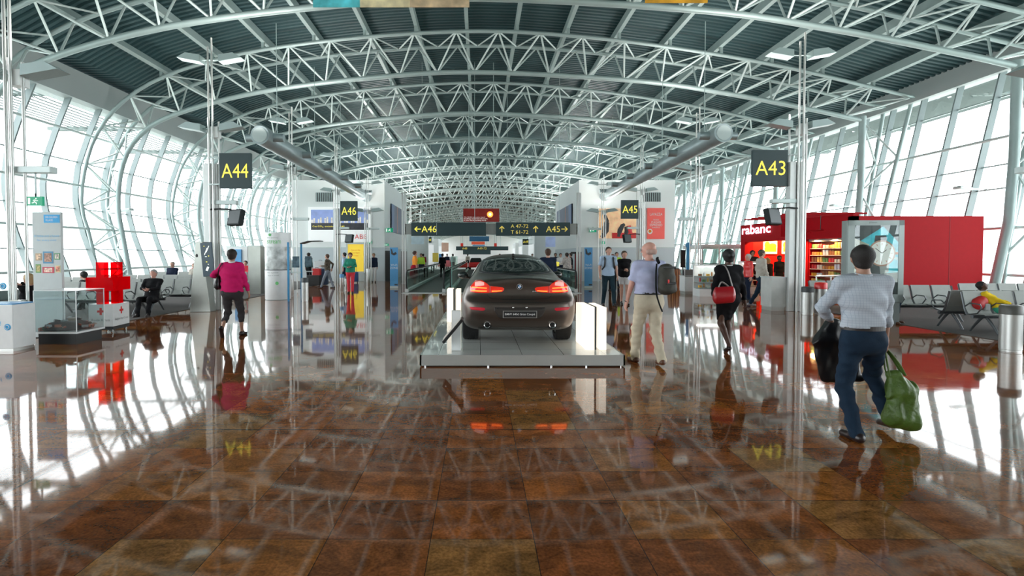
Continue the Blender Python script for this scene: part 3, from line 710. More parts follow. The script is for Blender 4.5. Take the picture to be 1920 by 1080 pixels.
def hand(mb, w, dirn, palm, out, s=1.0, curl=.5, h=.006, thumb=1.0):
    """w wrist, dirn along the hand, palm = palm normal, out = thumb side"""
    w = V3(w); d = V3(dirn).normalized(); out = (V3(out) - d * V3(out).dot(d)).normalized(); pn = V3(palm); pn = (pn - d * pn.dot(d) - out * pn.dot(out)).normalized()
    S = SDF(w - V3((.14,) * 3) * s + d * .07 * s, w + V3((.14,) * 3) * s + d * .07 * s, h)
    kn = w + d * .085 * s
    S.cone(w, kn, .021 * s, .019 * s, k=.01, u=out, st=1.9)
    S.cone(w - d * .02 * s, w + d * .02 * s, .024 * s, .022 * s, k=.015, u=out, st=1.25)
    for i, (o, L, r) in enumerate(((.031, .072, .0088), (.010, .080, .009), (-.011, .075, .0086), (-.031, .058, .0078))):
        a = kn + out * o * s; dd = d; c = curl * (1 + .12 * i); pts = [a]
        for f, ln in ((.35, .45), (.75, .32), (.7, .25)):
            ca = c * f * 1.3; dd = (dd * math.cos(ca) + pn * math.sin(ca)).normalized(); pts.append(pts[-1] + dd * L * ln * s)
        S.chain(pts, [r * s, r * s * .97, r * s * .92, r * s * .8], k=.006)
    a = w + d * .025 * s + out * .026 * s; t1 = a + (d * .6 + out * .75 * thumb + pn * .35) .normalized() * .038 * s; t2 = t1 + (d * .9 + out * .25 + pn * .5).normalized() * .028 * s; t3 = t2 + (d * .95 + pn * .5).normalized() * .022 * s
    S.chain([a, t1, t2, t3], [.014 * s, .011 * s, .0098 * s, .0085 * s], k=.008)
    S.mesh(mb)
def person(label, loc, rz, H=1.75, res=.016, sex='m', skin='light', top=None, bottom=None, shoe=black, hair=(.03, .02, .015), hairstyle='short',
           feet=((-.10, 0), (.10, 0)), lift=(0, 0), wr=(None, None), elb=(None, None), sit=None, lean=0., headyaw=0., headpitch=0., topkind='tucked', sleeve='long', legs='long',
           fat=1.0, curl=(.5, .5), palm=(None, None), face=True, group=None, shape=1.0, knees=(None, None), toe=(None, None), hemz=None, twist=0.):
    """local frame: +y is where the person faces, x to their right"""
    k = H / 1.75; root = None
    W = .185 * k * (1.0 if sex == 'm' else .88); hipw = .092 * k * (1 if sex == 'm' else 1.05)
    pel = V3((0, 0, (.965 * k) if sit is None else sit + .10 * k))
    if sit is None:
        mx = max(math.hypot(f[0], f[1]) for f in feet); pel.z -= max(0, mx - .12) * .20
    lv = V3((0, math.sin(lean), math.cos(lean)))
    tw = Matrix.Rotation(twist, 3, 'Z')
    waist = pel + lv * .13 * k; chest = pel + lv * .33 * k; shc = pel + lv * .475 * k; neck = pel + lv * .545 * k; hd = neck + V3((0, .02 * k + math.sin(lean) * .06, .135 * k))
    Rh = Matrix.Rotation(headyaw, 3, 'Z') @ Matrix.Rotation(headpitch, 3, 'X')
    sh = [shc + tw @ V3((s * W, 0, 0)) for s in (-1, 1)]; hp = [pel + V3((s * hipw, 0, -.045 * k)) for s in (-1, 1)]
    ank, kne, toes = [], [], []
    for i, s in enumerate((-1, 1)):
        f = feet[i]; target = V3((f[0] * k, f[1] * k, .085 * k + lift[i]))
        kn, an = ik(hp[i], target, .426 * k, .415 * k, knees[i] or V3((s * .06, 1, .2)))
        kne.append(kn); ank.append(an)
        td = V3(toe[i]) if toe[i] else V3((s * .12, 1, -lift[i] * 3.2 if lift[i] else 0)); toes.append(td.normalized())
    el, wri = [], []
    for i, s in enumerate((-1, 1)):
        tgt = V3(wr[i]) if wr[i] else V3((s * (W + .07 * k), .03, pel.z - .09 * k))
        e, w_ = ik(sh[i], tgt, .285 * k, .255 * k, elb[i] or V3((s * .35, -1, -.1))); el.append(e); wri.append(w_)
    allp = [pel, hd + V3((0, 0, .14)), *ank, *wri, *kne, *el, *sh] + [a + t * .2 * k for a, t in zip(ank, toes)]
    lo = [min(p[i] for p in allp) - .22 for i in range(3)]; hi = [max(p[i] for p in allp) + .22 for i in range(3)]; lo[2] = -.02
    B = SDF(lo, hi, res)
    tr = [.115 * k * fat, .10 * k * fat, .112 * k * fat, .075 * k]   # torso radii
    lat = tw @ V3((1, 0, 0))
    def torso(S, inf, kk=.05, fold=0, **kw):
        S.cone(pel - lv * .02, waist, tr[0] + inf, tr[1] + inf, k=kk, u=(1, 0, 0), st=1.42, fold=fold, **kw)
        S.cone(waist, chest, tr[1] + inf, tr[2] + inf, k=kk, u=lat, st=1.42, fold=fold, **kw)
        S.cone(chest, shc - lv * .03, tr[2] + inf, .088 * k + inf, k=kk, u=lat, st=1.5 if sex == 'm' else 1.4, fold=fold * .6, **kw)
        for a in sh: S.cone(shc + (a - shc) * .25 + lv * .03, a, .062 * k + inf, .054 * k + inf, k=.04)
        if sex == 'f': S.cone(chest + lat * -.07 * k + V3((0, .075 * k, 0)), chest + lat * .07 * k + V3((0, .075 * k, 0)), .06 * k + inf, .06 * k + inf, k=.05)
    torso(B, -.012)
    B.cone(neck - lv * .06 * k, hd - V3((0, .015, .05 * k)), .056 * k, .050 * k, k=.03)
    def hv(x, y, z): return hd + Rh @ (V3((x, y, z)) * k)
    up = Rh @ Z_; lx = Rh @ X_; fw = Rh @ Y_
    B.cone(hv(0, -.012, .045), hv(0, .006, .03), .082 * k, .082 * k, k=.03, u=fw, st=1.13)
    B.cone(hv(0, .02, .0), hv(0, .052, -.062), .062 * k, .036 * k, k=.04, u=lx, st=1.05)
    if face:
        B.cone(hv(0, .088, .018), hv(0, .108, -.016), .009 * k, .013 * k, k=.012)
        B.cone(hv(-.014, .088, -.048), hv(.014, .088, -.048), .008 * k, .008 * k, k=.01)
        for s in (-1, 1):
            B.cone(hv(s * .036, .074, .028), hv(s * .022, .08, .03), .012 * k, .012 * k, k=.012)
            B.cone(hv(s * .083, -.008, .018), hv(s * .079, -.004, -.018), .013 * k, .010 * k, k=.008, u=fw, st=1.6)
    for i, s in enumerate((-1, 1)):
        B.cone(sh[i], el[i], .046 * k * (fat ** .5), .037 * k, k=.03); B.cone(el[i], wri[i], .039 * k, .025 * k, k=.02)
        sl_ = .021 if legs == 'long' else (.010 if legs == 'crop' else 0); st_ = .022 if legs in ('skirt', 'long') else sl_
        B.cone(hp[i], kne[i], .083 * k * (fat ** .5) - st_, .052 * k - sl_, k=.05); m_ = kne[i].lerp(ank[i], .3) + V3((0, -.012, 0))
        B.cone(kne[i], m_, .052 * k - sl_, .052 * k - sl_, k=.03); B.cone(m_, ank[i], .052 * k - sl_, .034 * k, k=.02)
        t_ = toes[i]; B.cone(ank[i] - t_ * .03 * k - Z_ * .045 * k, ank[i] + t_ * .13 * k - Z_ * .055 * k, .030 * k, .026 * k, k=.03)
    mb = B.mesh()
    for i, s in enumerate((-1, 1)):
        hdn = (wri[i] - el[i]).normalized(); pm = palm[i] or V3((-s, .15, 0)); ou = V3((0, 1, .15)) if abs(hdn.y) < .8 else V3((-s, 0, .6))
        hand(mb, wri[i] - hdn * .005, hdn, pm, ou, k * (1 if sex == 'm' else .9), curl[i], max(.0055, res * .5))
    root = nbuild(mb, 'person', skinm(skin), None, relax=1 if res < .02 else 0)
    root.location = loc; root.rotation_euler = (0, 0, rz); root.matrix_basis = Matrix.Translation(V3(loc)) @ Matrix.Rotation(rz, 4, 'Z'); tag(root, label, 'person', group)
    J = dict(pel=pel, waist=waist, chest=chest, shc=shc, neck=neck, hd=hd, sh=sh, hp=hp, kne=kne, ank=ank, el=el, wri=wri, lv=lv, k=k, Rh=Rh, tr=tr, hv=hv, root=root)
    fo = .0055 if res < .02 else 0
    # trousers / shorts / skirt
    wz = waist - lv * .02 * k
    if bottom is not None and legs != 'skirt':
        S = SDF(lo, hi, res)
        S.cone(pel - Z_ * .05 * k, waist, tr[0] + .012, tr[1] + .012, k=.05, u=(1, 0, 0), st=1.45)
        for i, s in enumerate((-1, 1)):
            end = ank[i] if legs == 'long' else (kne[i].lerp(ank[i], .52) if legs == 'crop' else hp[i].lerp(kne[i], .62))
            S.cone(hp[i] - V3((0, .012, 0)), kne[i], (.095 * k) * (fat ** .5), .067 * k * shape, k=.04, fold=fo)
            if legs != 'short':
                d_ = (end - kne[i]).normalized(); e2 = end - (d_ * .0) - Z_ * (.02 if legs == 'long' else 0)
                S.cone(kne[i], e2, .066 * k * shape, .058 * k * shape, k=.03, fold=fo * 1.4)
        S.plane(wz, lv)
        if legs == 'short': S.plane(V3((0, 0, (hp[0].z + kne[0].z) / 2 - .04)), -Z_)
        if legs == 'crop': S.plane(V3((0, 0, .27 * k)), -Z_)
        S.plane(V3((0, 0, .028)), -Z_)
        nbuild(S.mesh(), {'long': 'trousers', 'crop': 'cropped_trousers', 'short': 'shorts'}[legs], bottom, root)
    if legs == 'skirt':
        S = SDF(lo, hi, res); km = (kne[0] + kne[1]) / 2
        S.cone(pel - Z_ * .03 * k, waist, tr[0] + .014, tr[1] + .012, k=.05, u=(1, 0, 0), st=1.45)
        S.cone(pel - Z_ * .02 * k, km + Z_ * .10 * k, tr[0] + .016, .085 * k, k=.05, u=(1, 0, 0), st=1.42, fold=fo)
        for i in (0, 1): S.cone(hp[i], kne[i] + Z_ * .08, .088 * k, .062 * k, k=.04)
        S.plane(wz, lv); S.plane(km + Z_ * .035 * k, -Z_); nbuild(S.mesh(), 'skirt', bottom, root)
    if top is not None:
        S = SDF(lo, hi, res); inf = .014 if topkind == 'tucked' else .022
        torso(S, inf, fold=fo)
        for i, s in enumerate((-1, 1)):
            if sleeve == 'none': continue
            if sleeve == 'long':
                S.cone(sh[i], el[i], .060 * k, .050 * k, k=.03, fold=fo * 1.3); dd = (wri[i] - el[i]).normalized()
                S.cone(el[i], wri[i], .050 * k, .040 * k, k=.02, fold=fo * 1.3, cut=[(wri[i] - dd * .012, dd)])
            else:
                f_ = .8 if sleeve == 'short' else 1.0; e_ = sh[i].lerp(el[i], f_); dd = (e_ - sh[i]).normalized()
                S.cone(sh[i], e_, .064 * k, .066 * k, k=.03, fold=fo, cut=[(e_, dd)])
        S.plane(neck - lv * .005 * k + V3((0, -.01, .01)), V3((0, -.25, 1)))
        if topkind == 'tucked': S.plane(wz - lv * .04, -lv)
        else: S.plane(V3((0, 0, hemz if hemz else pel.z - .06 * k)), -Z_ if sit is None else -lv)
        nbuild(S.mesh(), 'shirt' if topkind == 'tucked' else 'jacket', top, root)
    # shoes
    if shoe is not None:
        for i in (0, 1):
            t_ = toes[i]; a = ank[i]; n_ = V3((0, 0, 1)) - t_ * t_.z; n_.normalize(); so = a - n_ * .085 * k
            S = SDF([min(a[q], (a + t_ * .22)[q]) - .16 for q in range(3)], [max(a[q], (a + t_ * .22)[q]) + .14 for q in range(3)], min(res, .01))
            S.cone(so - t_ * .04 * k + n_ * .035 * k, so + t_ * .15 * k + n_ * .025 * k, .040 * k, .036 * k, k=.03, u=n_, st=.95)
            S.cone(so - t_ * .035 * k + n_ * .05 * k, so + t_ * .03 * k + n_ * .075 * k, .037 * k, .034 * k, k=.03)
            S.plane(so, -n_); nbuild(S.mesh(), 'shoe', shoe, root)
    # hair
    if hairstyle != 'bald' and hair is not None:
        hm = mat('hair_%d_%d' % (int(hair[0] * 1000), int(hair[2] * 1000)), hair, .6, var=.15, vscale=60, bump=.5, bscale=200)
        S = SDF(hd - V3((.2, .2, .3)), hd + V3((.2, .2, .25)), min(res, .009)); e_ = .007 if hairstyle == 'crop' else .012
        S.cone(hv(0, -.015, .048), hv(0, .0, .036), (.084 + e_) * k, (.083 + e_) * k, k=.02, u=fw, st=1.12, fold=.0015)
        S.cone(hv(0, -.035, .03), hv(0, -.03, -.030), (.070 + e_) * k, (.058 + e_) * k, k=.02, u=lx, st=1.12)
        S.plane(hv(0, .055, .055), fw + up * -.55); S.plane(hv(0, -.03, -.062), up * -1 + fw * .75)
        if hairstyle in ('bun',): S.cone(hv(0, -.10, .03), hv(0, -.125, .03), .042 * k, .035 * k, k=.02)
        if hairstyle in ('long', 'bob'):
            for x in (-.06, 0, .06): S.cone(hv(x, -.05, .02), hv(x * 1.25, -.055, -.10 if hairstyle == 'bob' else -.2), .05 * k, .03 * k, k=.03)
        nbuild(S.mesh(), 'hair', hm, root)
    if face:
        for s in (-1, 1):
            e = MB(); e.sphere(hv(s * .030, .0785, .012), .0115 * k, 10); e.build('eye', mat('eye_dark', (.04, .03, .03), .2), root, smooth=True)
    return J
# ================================================================== PEOPLE
def W(J, p):
    return J['root'].matrix_basis @ V3(p)
def bag_sdf(name, m, label, cat, J, prims, res=.012, fold=.0, fv=.0, extra=None, group=None, planes=()):
    """a carried thing built in the carrier's frame"""
    pts = [V3(q) for pr in prims for q in pr[:2]]; c = sum(pts, V3()) / len(pts); base = V3((c.x, c.y, min(p.z for p in pts)))
    lo = [min(p[i] for p in pts) - .42 for i in range(3)]; hi = [max(p[i] for p in pts) + .42 for i in range(3)]
    S = SDF(lo, hi, res)
    for a, b, ra, rb, u, st in prims: S.cone(a, b, ra, rb, k=.05, u=u, st=st, fold=fold, fv=fv)
    for o, n in planes: S.plane(o, n)
    mb = S.mesh(); mb.v = [tuple(V3(v) - base) for v in mb.v]
    w0 = W(J, base); t = thing(name, label, cat, w0, J['root'].rotation_euler.z, group)
    nbuild(mb, 'bag_body' if 'bag' in name or 'pack' in name else 'body', m, t)
    return t, base
chk = bpy.data.materials.new('check_shirt'); chk.use_nodes = True
_n = chk.node_tree; _b = _n.nodes['Principled BSDF']; _t = _n.nodes.new('ShaderNodeTexCoord'); _w = []
for ax in ('X', 'Z'):
    q = _n.nodes.new('ShaderNodeTexWave'); q.bands_direction = ax; q.inputs['Scale'].default_value = 14; _n.links.new(_t.outputs['Object'], q.inputs[0]); _w.append(q)
_a = _n.nodes.new('ShaderNodeMath'); _a.operation = 'MAXIMUM'; _n.links.new(_w[0].outputs['Fac'], _a.inputs[0]); _n.links.new(_w[1].outputs['Fac'], _a.inputs[1])
_r = _n.nodes.new('ShaderNodeValToRGB'); _r.color_ramp.elements[0].position = .93; _r.color_ramp.elements[0].color = (.47, .51, .57, 1); _r.color_ramp.elements[1].position = 1; _r.color_ramp.elements[1].color = (.33, .38, .46, 1)
_n.links.new(_a.outputs[0], _r.inputs[0]); _n.links.new(_r.outputs[0], _b.inputs['Base Color']); _b.inputs['Roughness'].default_value = .8
jean = fabric('jeans_blue', (.010, .024, .046), 200, .2); jean2 = fabric('jeans_teal', (.014, .035, .048), 200, .2); jeang = fabric('jeans_grey', (.22, .25, .30), 200)
blk = fabric('black_cloth', (.008, .008, .010)); navy = fabric('navy_cloth', (.012, .02, .045)); kha = fabric('khaki_cloth', (.56, .49, .37))
lav = fabric('lavender_cloth', (.47, .49, .68)); pnk = fabric('magenta_knit', (.60, .012, .13)); gry = fabric('charcoal_cloth', (.045, .040, .043)); lbl = fabric('pale_blue_cloth', (.40, .52, .68))
wht = fabric('white_cloth', (.72, .72, .72)); bei = fabric('beige_cloth', (.50, .47, .41)); grn = fabric('green_cloth', (.04, .30, .20)); crl = fabric('coral_cloth', (.75, .06, .08)); pld = fabric('olive_plaid', (.10, .08, .06), var=.6)
orr = fabric('orange_cloth', (.85, .30, .04)); dred = fabric('crimson_cloth', (.35, .01, .03)); yel = fabric('yellow_cloth', (.80, .55, .02)); brn = mat('brown_leather', (.10, .035, .015), .4); dkshoe = mat('dark_shoe', (.02, .012, .012), .3)
# --- man in the checked shirt
J1 = person('person in pale checked shirt and jeans, back turned, holding a green bag, nearest of all', (3.47, 4.80, 0), -.05, H=1.76, res=.0115, top=chk, bottom=jean, shoe=dkshoe, hair=(.012, .009, .008), hairstyle='crop',
            feet=((-.12, -.12), (.34, .14)), lift=(0, .05), wr=((-.14, .27, 1.04), (.255, .09, .80)), elb=((-1, -.35, -.2), (.6, -1, 0)), headyaw=-.25, curl=(.9, 1.15), skin='tan', palm=(None, (-1, .0, 0)), topkind='tucked', lean=.02)
r1 = J1['root']
mb = MB(); wz = J1['waist'].z - .055
mb.lathe([(1, -.02), (1, .02)], n=40, cap=False)
mb.v = [(x * (J1['tr'][1] + .024) * 1.44, y * (J1['tr'][1] + .026) + J1['waist'].y, z + wz) for x, y, z in mb.v]
b = mb.build('belt', mat('belt_leather', (.02, .012, .01), .45), r1); b.modifiers.new('s', 'SOLIDIFY').thickness = .006
S = SDF(J1['neck'] - V3((.15, .15, .1)), J1['neck'] + V3((.15, .15, .1)), .007); nk = J1['neck']
S.cone(nk - Z_ * .045, nk + Z_ * .012, .078, .066, k=.01); S.plane(nk + Z_ * .018 + V3((0, 0, 0)), V3((0, -.2, 1))); S.plane(nk - Z_ * .05, -Z_); nbuild(S.mesh(), 'collar', chk, r1)
bag_sdf('garment_bag', mat('black_vinyl', (.006, .006, .007), .32, bump=.3, bscale=9), 'large black garment bag draped over the forearm of the checked shirt person', 'garment bag', J1,
        [((-.12, .30, 1.00), (-.10, .31, .84), .045, .052, (1, 0, 0), 3.0), ((-.07, .31, .84), (.0, .33, .46), .052, .048, (1, 0, 0), 5.6)], res=.012, fv=.0025, planes=[((-.34, 0, .68), (-.86, 0, .5)), ((.26, 0, .84), (.75, 0, .66))])
gb, base = bag_sdf('tote_bag', mat('green_nylon', (.068, .125, .016), .45, bump=1.0, bscale=22, var=.25), 'crumpled olive green tote bag hanging from the right hand of the nearest person', 'bag', J1,
        [((.37, .02, .20), (.36, .03, .42), .10, .085, (1, 0, 0), 1.40), ((.36, .03, .42), (.31, .04, .56), .085, .045, (1, 0, 0), 1.6), ((.41, .0, .15), (.34, .05, .15), .085, .085, (1, 0, 0), 1.25)], res=.009, fv=.008)
hz = J1['wri'][1]; hx, hy, hzz = hz.x, hz.y, hz.z - .088
for q, dy in ((0, -.018), (1, .022)):
    mb = MB(); P = [(.25, .03 + dy, .55), (.25, .06 + dy, .64), (hx, hy + dy * .4, hzz), (hx + .03, hy + dy * .5, hzz - .01), (.34, .05 + dy, .66), (.385, .03 + dy, .56)]
    P = [tuple(V3(p) - base) for p in P]; mb.path([V3(crom(P, t / 4)) for t in range(21)], .008, 8, flat=1.6); mb.build('handle', MATS['green_nylon'], gb, smooth=True)
# --- bald man with the rucksack
J2 = person('bald person in lavender shirt and khaki trousers walking beside the platform', (2.56, 8.02, 0), .12, H=1.84, res=.0135, fat=1.22, top=lav, bottom=kha, shoe=brn, hair=None, hairstyle='bald', sleeve='short', skin='pink',
            feet=((-.13, .17), (.10, -.20)), lift=(.0, .03), wr=((-.31, .10, .92), (.12, .25, 1.10)), elb=((-.4, -1, 0), (.6, -.8, -.4)), headyaw=.75, shape=1.12)
r2 = J2['root']; hv = J2['hv']
S = SDF(J2['hd'] - V3((.16,) * 3), J2['hd'] + V3((.16,) * 3), .008)
S.cone(hv(-.066, -.03, -.012), hv(.066, -.03, -.012), .042, .042, k=.02); S.cone(hv(0, -.055, -.012), hv(0, -.06, .0), .066, .066, k=.03); S.plane(hv(0, 0, .022), Z_); S.plane(hv(0, 0, -.05), -Z_); S.plane(hv(0, .012, 0), J2['Rh'] @ Y_)
nbuild(S.mesh(), 'hair', mat('grey_stubble', (.50, .33, .28), .8), r2)
for s in (-1, 1):
    mb = MB(); c = hv(s * .033, .104, .014); mb.path([c + J2['Rh'] @ V3((.024 * math.cos(a), 0, .019 * math.sin(a))) for a in [2 * PI * i / 16 for i in range(17)]], .0022, 6); mb.path([c + J2['Rh'] @ V3((s * .024, 0, 0)), hv(s * .082, .0, .016)], .002, 6); mb.build('glasses', dgrey, r2)
mb = MB(); w_ = J2['wri'][0]; dd = (w_ - J2['el'][0]).normalized(); mb.path([w_ + (Matrix.Rotation(2 * PI * i / 16, 3, dd) @ dd.orthogonal().normalized()) * .031 for i in range(17)], .007, 6); mb.build('watch', black, r2)
mb = MB(); mb.lathe([(1, -.018), (1, .018)], n=36, cap=False); mb.v = [(x * (J2['tr'][1] + .022) * 1.46, y * (J2['tr'][1] + .024), z + J2['waist'].z - .055) for x, y, z in mb.v]; b = mb.build('belt', black, r2); b.modifiers.new('s', 'SOLIDIFY').thickness = .006
bp2, base = bag_sdf('backpack', mat('olive_canvas', (.045, .043, .034), .7, bump=.4, bscale=30), 'dark olive rucksack slung on the right shoulder of the bald person', 'backpack', J2,
        [((.15, -.25, 1.16), (.15, -.25, 1.44), .095, .085, (1, 0, 0), 1.35), ((.17, -.30, 1.16), (.16, -.29, 1.30), .075, .06, (1, 0, 0), 1.5)], res=.011, fold=.003)
for P, r_, nm in (([(.06, -.20, 1.53), (.07, -.12, 1.585), (.12, -.02, 1.60), (.16, .09, 1.50), (.15, .12, 1.30)], .016, 'shoulder_strap'), ([(.03, -.19, 1.52), (.0, -.23, 1.35), (.0, -.25, 1.10), (.04, -.25, .95), (.09, -.26, .82)], .011, 'hanging_strap')):
    mb = MB(); P = [tuple(V3(p) - base) for p in P]; mb.path([V3(crom(P, t / 5)) for t in range((len(P) - 1) * 5 + 1)], r_, 8, flat=1.5); mb.build(nm, blk, bp2, smooth=True)
for z, wv in ((1.47, .20), (1.24, .15)):
    mb = MB(); mb.box(V3((.16, -.372 if z < 1.4 else -.325, z)) - base, (wv, .02, .03)); mb.build('buckle_strap', black, bp2, bevel=.004)
mb = MB(); mb.box(V3((.12, -.385, 1.27)) - base, (.02, .012, .05)); mb.build('red_tag', red_pl, bp2)
# --- woman with the red handbag
J3 = person('person in black skirt suit and heels with a red shoulder bag', (4.17, 8.90, 0), -.02, H=1.72, res=.0135, sex='f', skin='dark', top=blk, bottom=blk, shoe=None, hair=(.006, .005, .005), hairstyle='bun', legs='skirt', topkind='jacket',
            feet=((-.045, -.14), (.045, .06)), lift=(.085, .055), wr=((-.19, .12, .95), (.27, -.03, .84)), elb=((-.6, -1, 0), (.8, -1, 0)), headyaw=-.1, toe=((0, .75, -.65), (0, .85, -.5)))
for i in (0, 1):
    a = J3['ank'][i]; t_ = V3((0, .8, -.58)).normalized() if i == 0 else V3((0, .86, -.5)).normalized()
    S = SDF(a - V3((.15, .2, .2)), a + V3((.15, .3, .1)), .008)
    S.cone(a - Z_ * .055 - Y_ * .02, a + t_ * .15 - Z_ * .035, .034, .030, k=.02, u=Z_, st=.8); S.cone(a - Z_ * .05 - Y_ * .02, a - Z_ * .03, .036, .036, k=.02); S.cone(a - V3((0, .045, .06)), V3((a.x, a.y - .05, max(a.z - .14, .008))), .014, .007, k=.01)
    nbuild(S.mesh(), 'high_heel_shoe', dkshoe, J3['root'])
S = SDF(J3['neck'] - V3((.15, .15, .1)), J3['neck'] + V3((.15, .15, .1)), .008); nk = J3['neck']; S.cone(nk - Z_ * .04, nk + Z_ * .01, .074, .060, k=.01); S.plane(nk + Z_ * .005, Z_); S.plane(nk - Z_ * .03, -Z_); nbuild(S.mesh(), 'blouse_collar', wht, J3['root'])
hb, base = bag_sdf('handbag', mat('red_leather', (.42, .010, .018), .3, coat=.4, bump=.3, bscale=18), 'red leather handbag hanging at the hip of the black suited person', 'handbag', J3,
        [((-.26, -.15, 1.0), (-.03, -.19, 1.02), .052, .050, (0, 0, 1), 2.45), ((-.25, -.15, .95), (-.04, -.19, .97), .060, .058, (0, 0, 1), 1.5)], res=.010)
for P in ([(-.01, -.20, 1.06), (-.03, -.165, 1.20), (-.07, -.13, 1.38), (-.10, -.06, 1.475), (-.11, .03, 1.44)], [(-.24, -.16, 1.08), (-.19, -.155, 1.20), (-.10, -.15, 1.16), (-.04, -.19, 1.08)]):
    mb = MB(); P = [tuple(V3(p) - base) for p in P]; mb.path([V3(crom(P, t / 5)) for t in range((len(P) - 1) * 5 + 1)], .010, 8, flat=1.5); mb.build('strap', mat('pale_strap', (.30, .28, .27), .35), hb, smooth=True)
# --- woman in the magenta jumper
J4 = person('person in magenta jumper and grey cropped trousers walking away on the left', (-4.98, 10.75, 0), .05, H=1.76, res=.0145, sex='f', fat=1.18, top=pnk, bottom=gry, shoe=dkshoe, hair=(.02, .012, .009), hairstyle='crop', legs='crop', topkind='jacket', skin='tan',
            feet=((-.13, -.18), (.12, .16)), lift=(.10, 0), wr=((-.20, .15, 1.15), (.31, .06, .86)), elb=((-1, -.6, 0), (.9, -1, 0)), toe=((0, .35, -.94), None), hemz=.90)
S = SDF(J4['neck'] - V3((.15, .15, .1)), J4['neck'] + V3((.15, .15, .1)), .008); nk = J4['neck']; S.cone(nk - Z_ * .04, nk + Z_ * .015, .080, .064, k=.01); S.plane(nk + Z_ * .02, Z_); S.plane(nk - Z_ * .04, -Z_); nbuild(S.mesh(), 'shirt_collar', wht, J4['root'])
sb, base = bag_sdf('shoulder_bag', mat('black_leather', (.01, .01, .011), .35), 'small black leather bag under the left arm of the magenta jumper person', 'shoulder bag', J4, [((-.27, -.06, 1.05), (-.27, .04, 1.05), .06, .06, (0, 0, 1), 1.7), ((-.26, -.05, 1.17), (-.25, .02, 1.22), .035, .02, (0, 0, 1), 1.5)], res=.012)
mb = MB(); P = [tuple(V3(p) - base) for p in [(-.25, -.06, 1.2), (-.21, -.115, 1.36), (-.16, -.06, 1.485), (-.17, .05, 1.44), (-.24, .06, 1.2)]]; mb.path([V3(crom(P, t / 5)) for t in range(21)], .008, 6, flat=1.5); mb.build('strap', black, sb, smooth=True)
# --- others
MID = .021
J5 = person('person in pale blue shirt, jeans and backpack straps walking towards the camera', (4.20, 17.3, 0), PI, H=1.90, res=MID, top=lbl, bottom=jean2, shoe=dkshoe, hair=(.05, .025, .015), hairstyle='crop', sleeve='short', topkind='jacket', feet=((-.14, .16), (.13, -.10)), wr=((-.28, .05, .95), (.30, .10, 1.0)))
t, base = bag_sdf('backpack', blk, 'black backpack worn by the pale blue shirted person, only straps seen', 'backpack', J5, [((0, -.20, 1.25), (0, -.20, 1.45), .09, .08, (1, 0, 0), 1.5)], res=.02)
for s in (-1, 1):
    mb = MB(); P = [tuple(V3(p) - base) for p in [(s * .13, -.16, 1.55), (s * .135, .0, 1.60), (s * .14, .13, 1.50), (s * .16, .135, 1.30), (s * .2, .02, 1.18)]]; mb.path([V3(crom(P, t_ / 4)) for t_ in range(17)], .022, 8, flat=1.4); mb.build('strap', black, t, smooth=True)
person('person in black cardigan and white shorts walking towards the camera', (4.82, 17.7, 0), PI, H=1.76, res=MID, sex='f', top=blk, bottom=wht, shoe=dkshoe, hair=(.08, .05, .03), hairstyle='bun', legs='short', topkind='jacket', feet=((-.06, .14), (.05, -.12)), wr=((-.03, .22, 1.18), (.03, .22, 1.15)))
person('person with red hair in white top and black trousers behind the walking couple', (6.15, 24.5, 0), 0, H=1.66, res=MID, sex='f', top=wht, bottom=blk, shoe=dkshoe, hair=(.14, .03, .012), feet=((-.1, .1), (.1, -.1)))
person('person in yellow high visibility vest behind the walking couple', (7.1, 27.5, 0), PI, H=1.76, res=.026, top=mat('hi_vis', (.55, .85, .05), .6), bottom=navy, shoe=dkshoe, face=False)
J7 = person('person in beige hooded jacket and dark jeans striding past the snack bar', (9.05, 17.1, 0), -PI / 2 - .1, H=1.84, res=.018, top=bei, bottom=jean, shoe=mat('grey_shoe', (.25, .25, .27), .6), hair=(.10, .07, .05), hairstyle='crop', topkind='jacket', feet=((-.08, .30), (.08, -.34)), lift=(0, .03), wr=((-.22, .1, .95), (.26, .12, .92)))
t, base = bag_sdf('shopping_bag', fabric('cream_canvas', (.46, .42, .25)), 'cream and brown canvas bag carried by the beige jacketed person', 'bag', J7, [((.30, -.08, .50), (.30, .28, .50), .05, .05, (0, 0, 1), 3.4)], res=.018)
mb = MB(); mb.box(V3((.30, .10, .40)) - base, (.125, .50, .10)); mb.build('brown_base', mat('brown_trim', (.05, .03, .02), .6), t, bevel=.02)
for s in (-1, 1):
    mb = MB(); P = [tuple(V3(p) - base) for p in [(.30 + .03 * s, 0, .64), (.29, .06, .78), (.27, .12, .84), (.29, .16, .78), (.30 + .03 * s, .24, .64)]]; mb.path([V3(crom(P, t_ / 4)) for t_ in range(17)], .010, 6); mb.build('handle', brn, t)
person('person in green top and coral red trousers looking down at something held', (-5.52, 22.9, 0), PI + .1, H=1.72, res=MID, sex='f', top=grn, bottom=crl, shoe=dkshoe, hair=(.16, .06, .03), topkind='jacket', feet=((-.09, .06), (.08, -.08)), wr=((-.06, .28, 1.15), (.08, .27, 1.12)), elb=((-1, -.5, -.4), (1, -.5, -.4)), headpitch=-.3, fat=1.1)
J = person('person in dark plaid shirt and grey jeans striding to the left', (-7.5, 26.4, 0), PI / 2, H=1.70, res=MID, top=pld, bottom=jeang, shoe=dkshoe, hair=(.10, .05, .03), topkind='jacket', feet=((-.08, .30), (.08, -.28)), wr=((-.05, .3, 1.1), (.25, -.15, .95)))
person('person in pale blue top half hidden by the steel column of the A46 sign', (-7.2, 28.6, 0), PI / 2, H=1.75, res=.026, top=lbl, bottom=navy, shoe=dkshoe, hair=(.01, .01, .01), feet=((-.08, .1), (.08, -.1)), face=False)
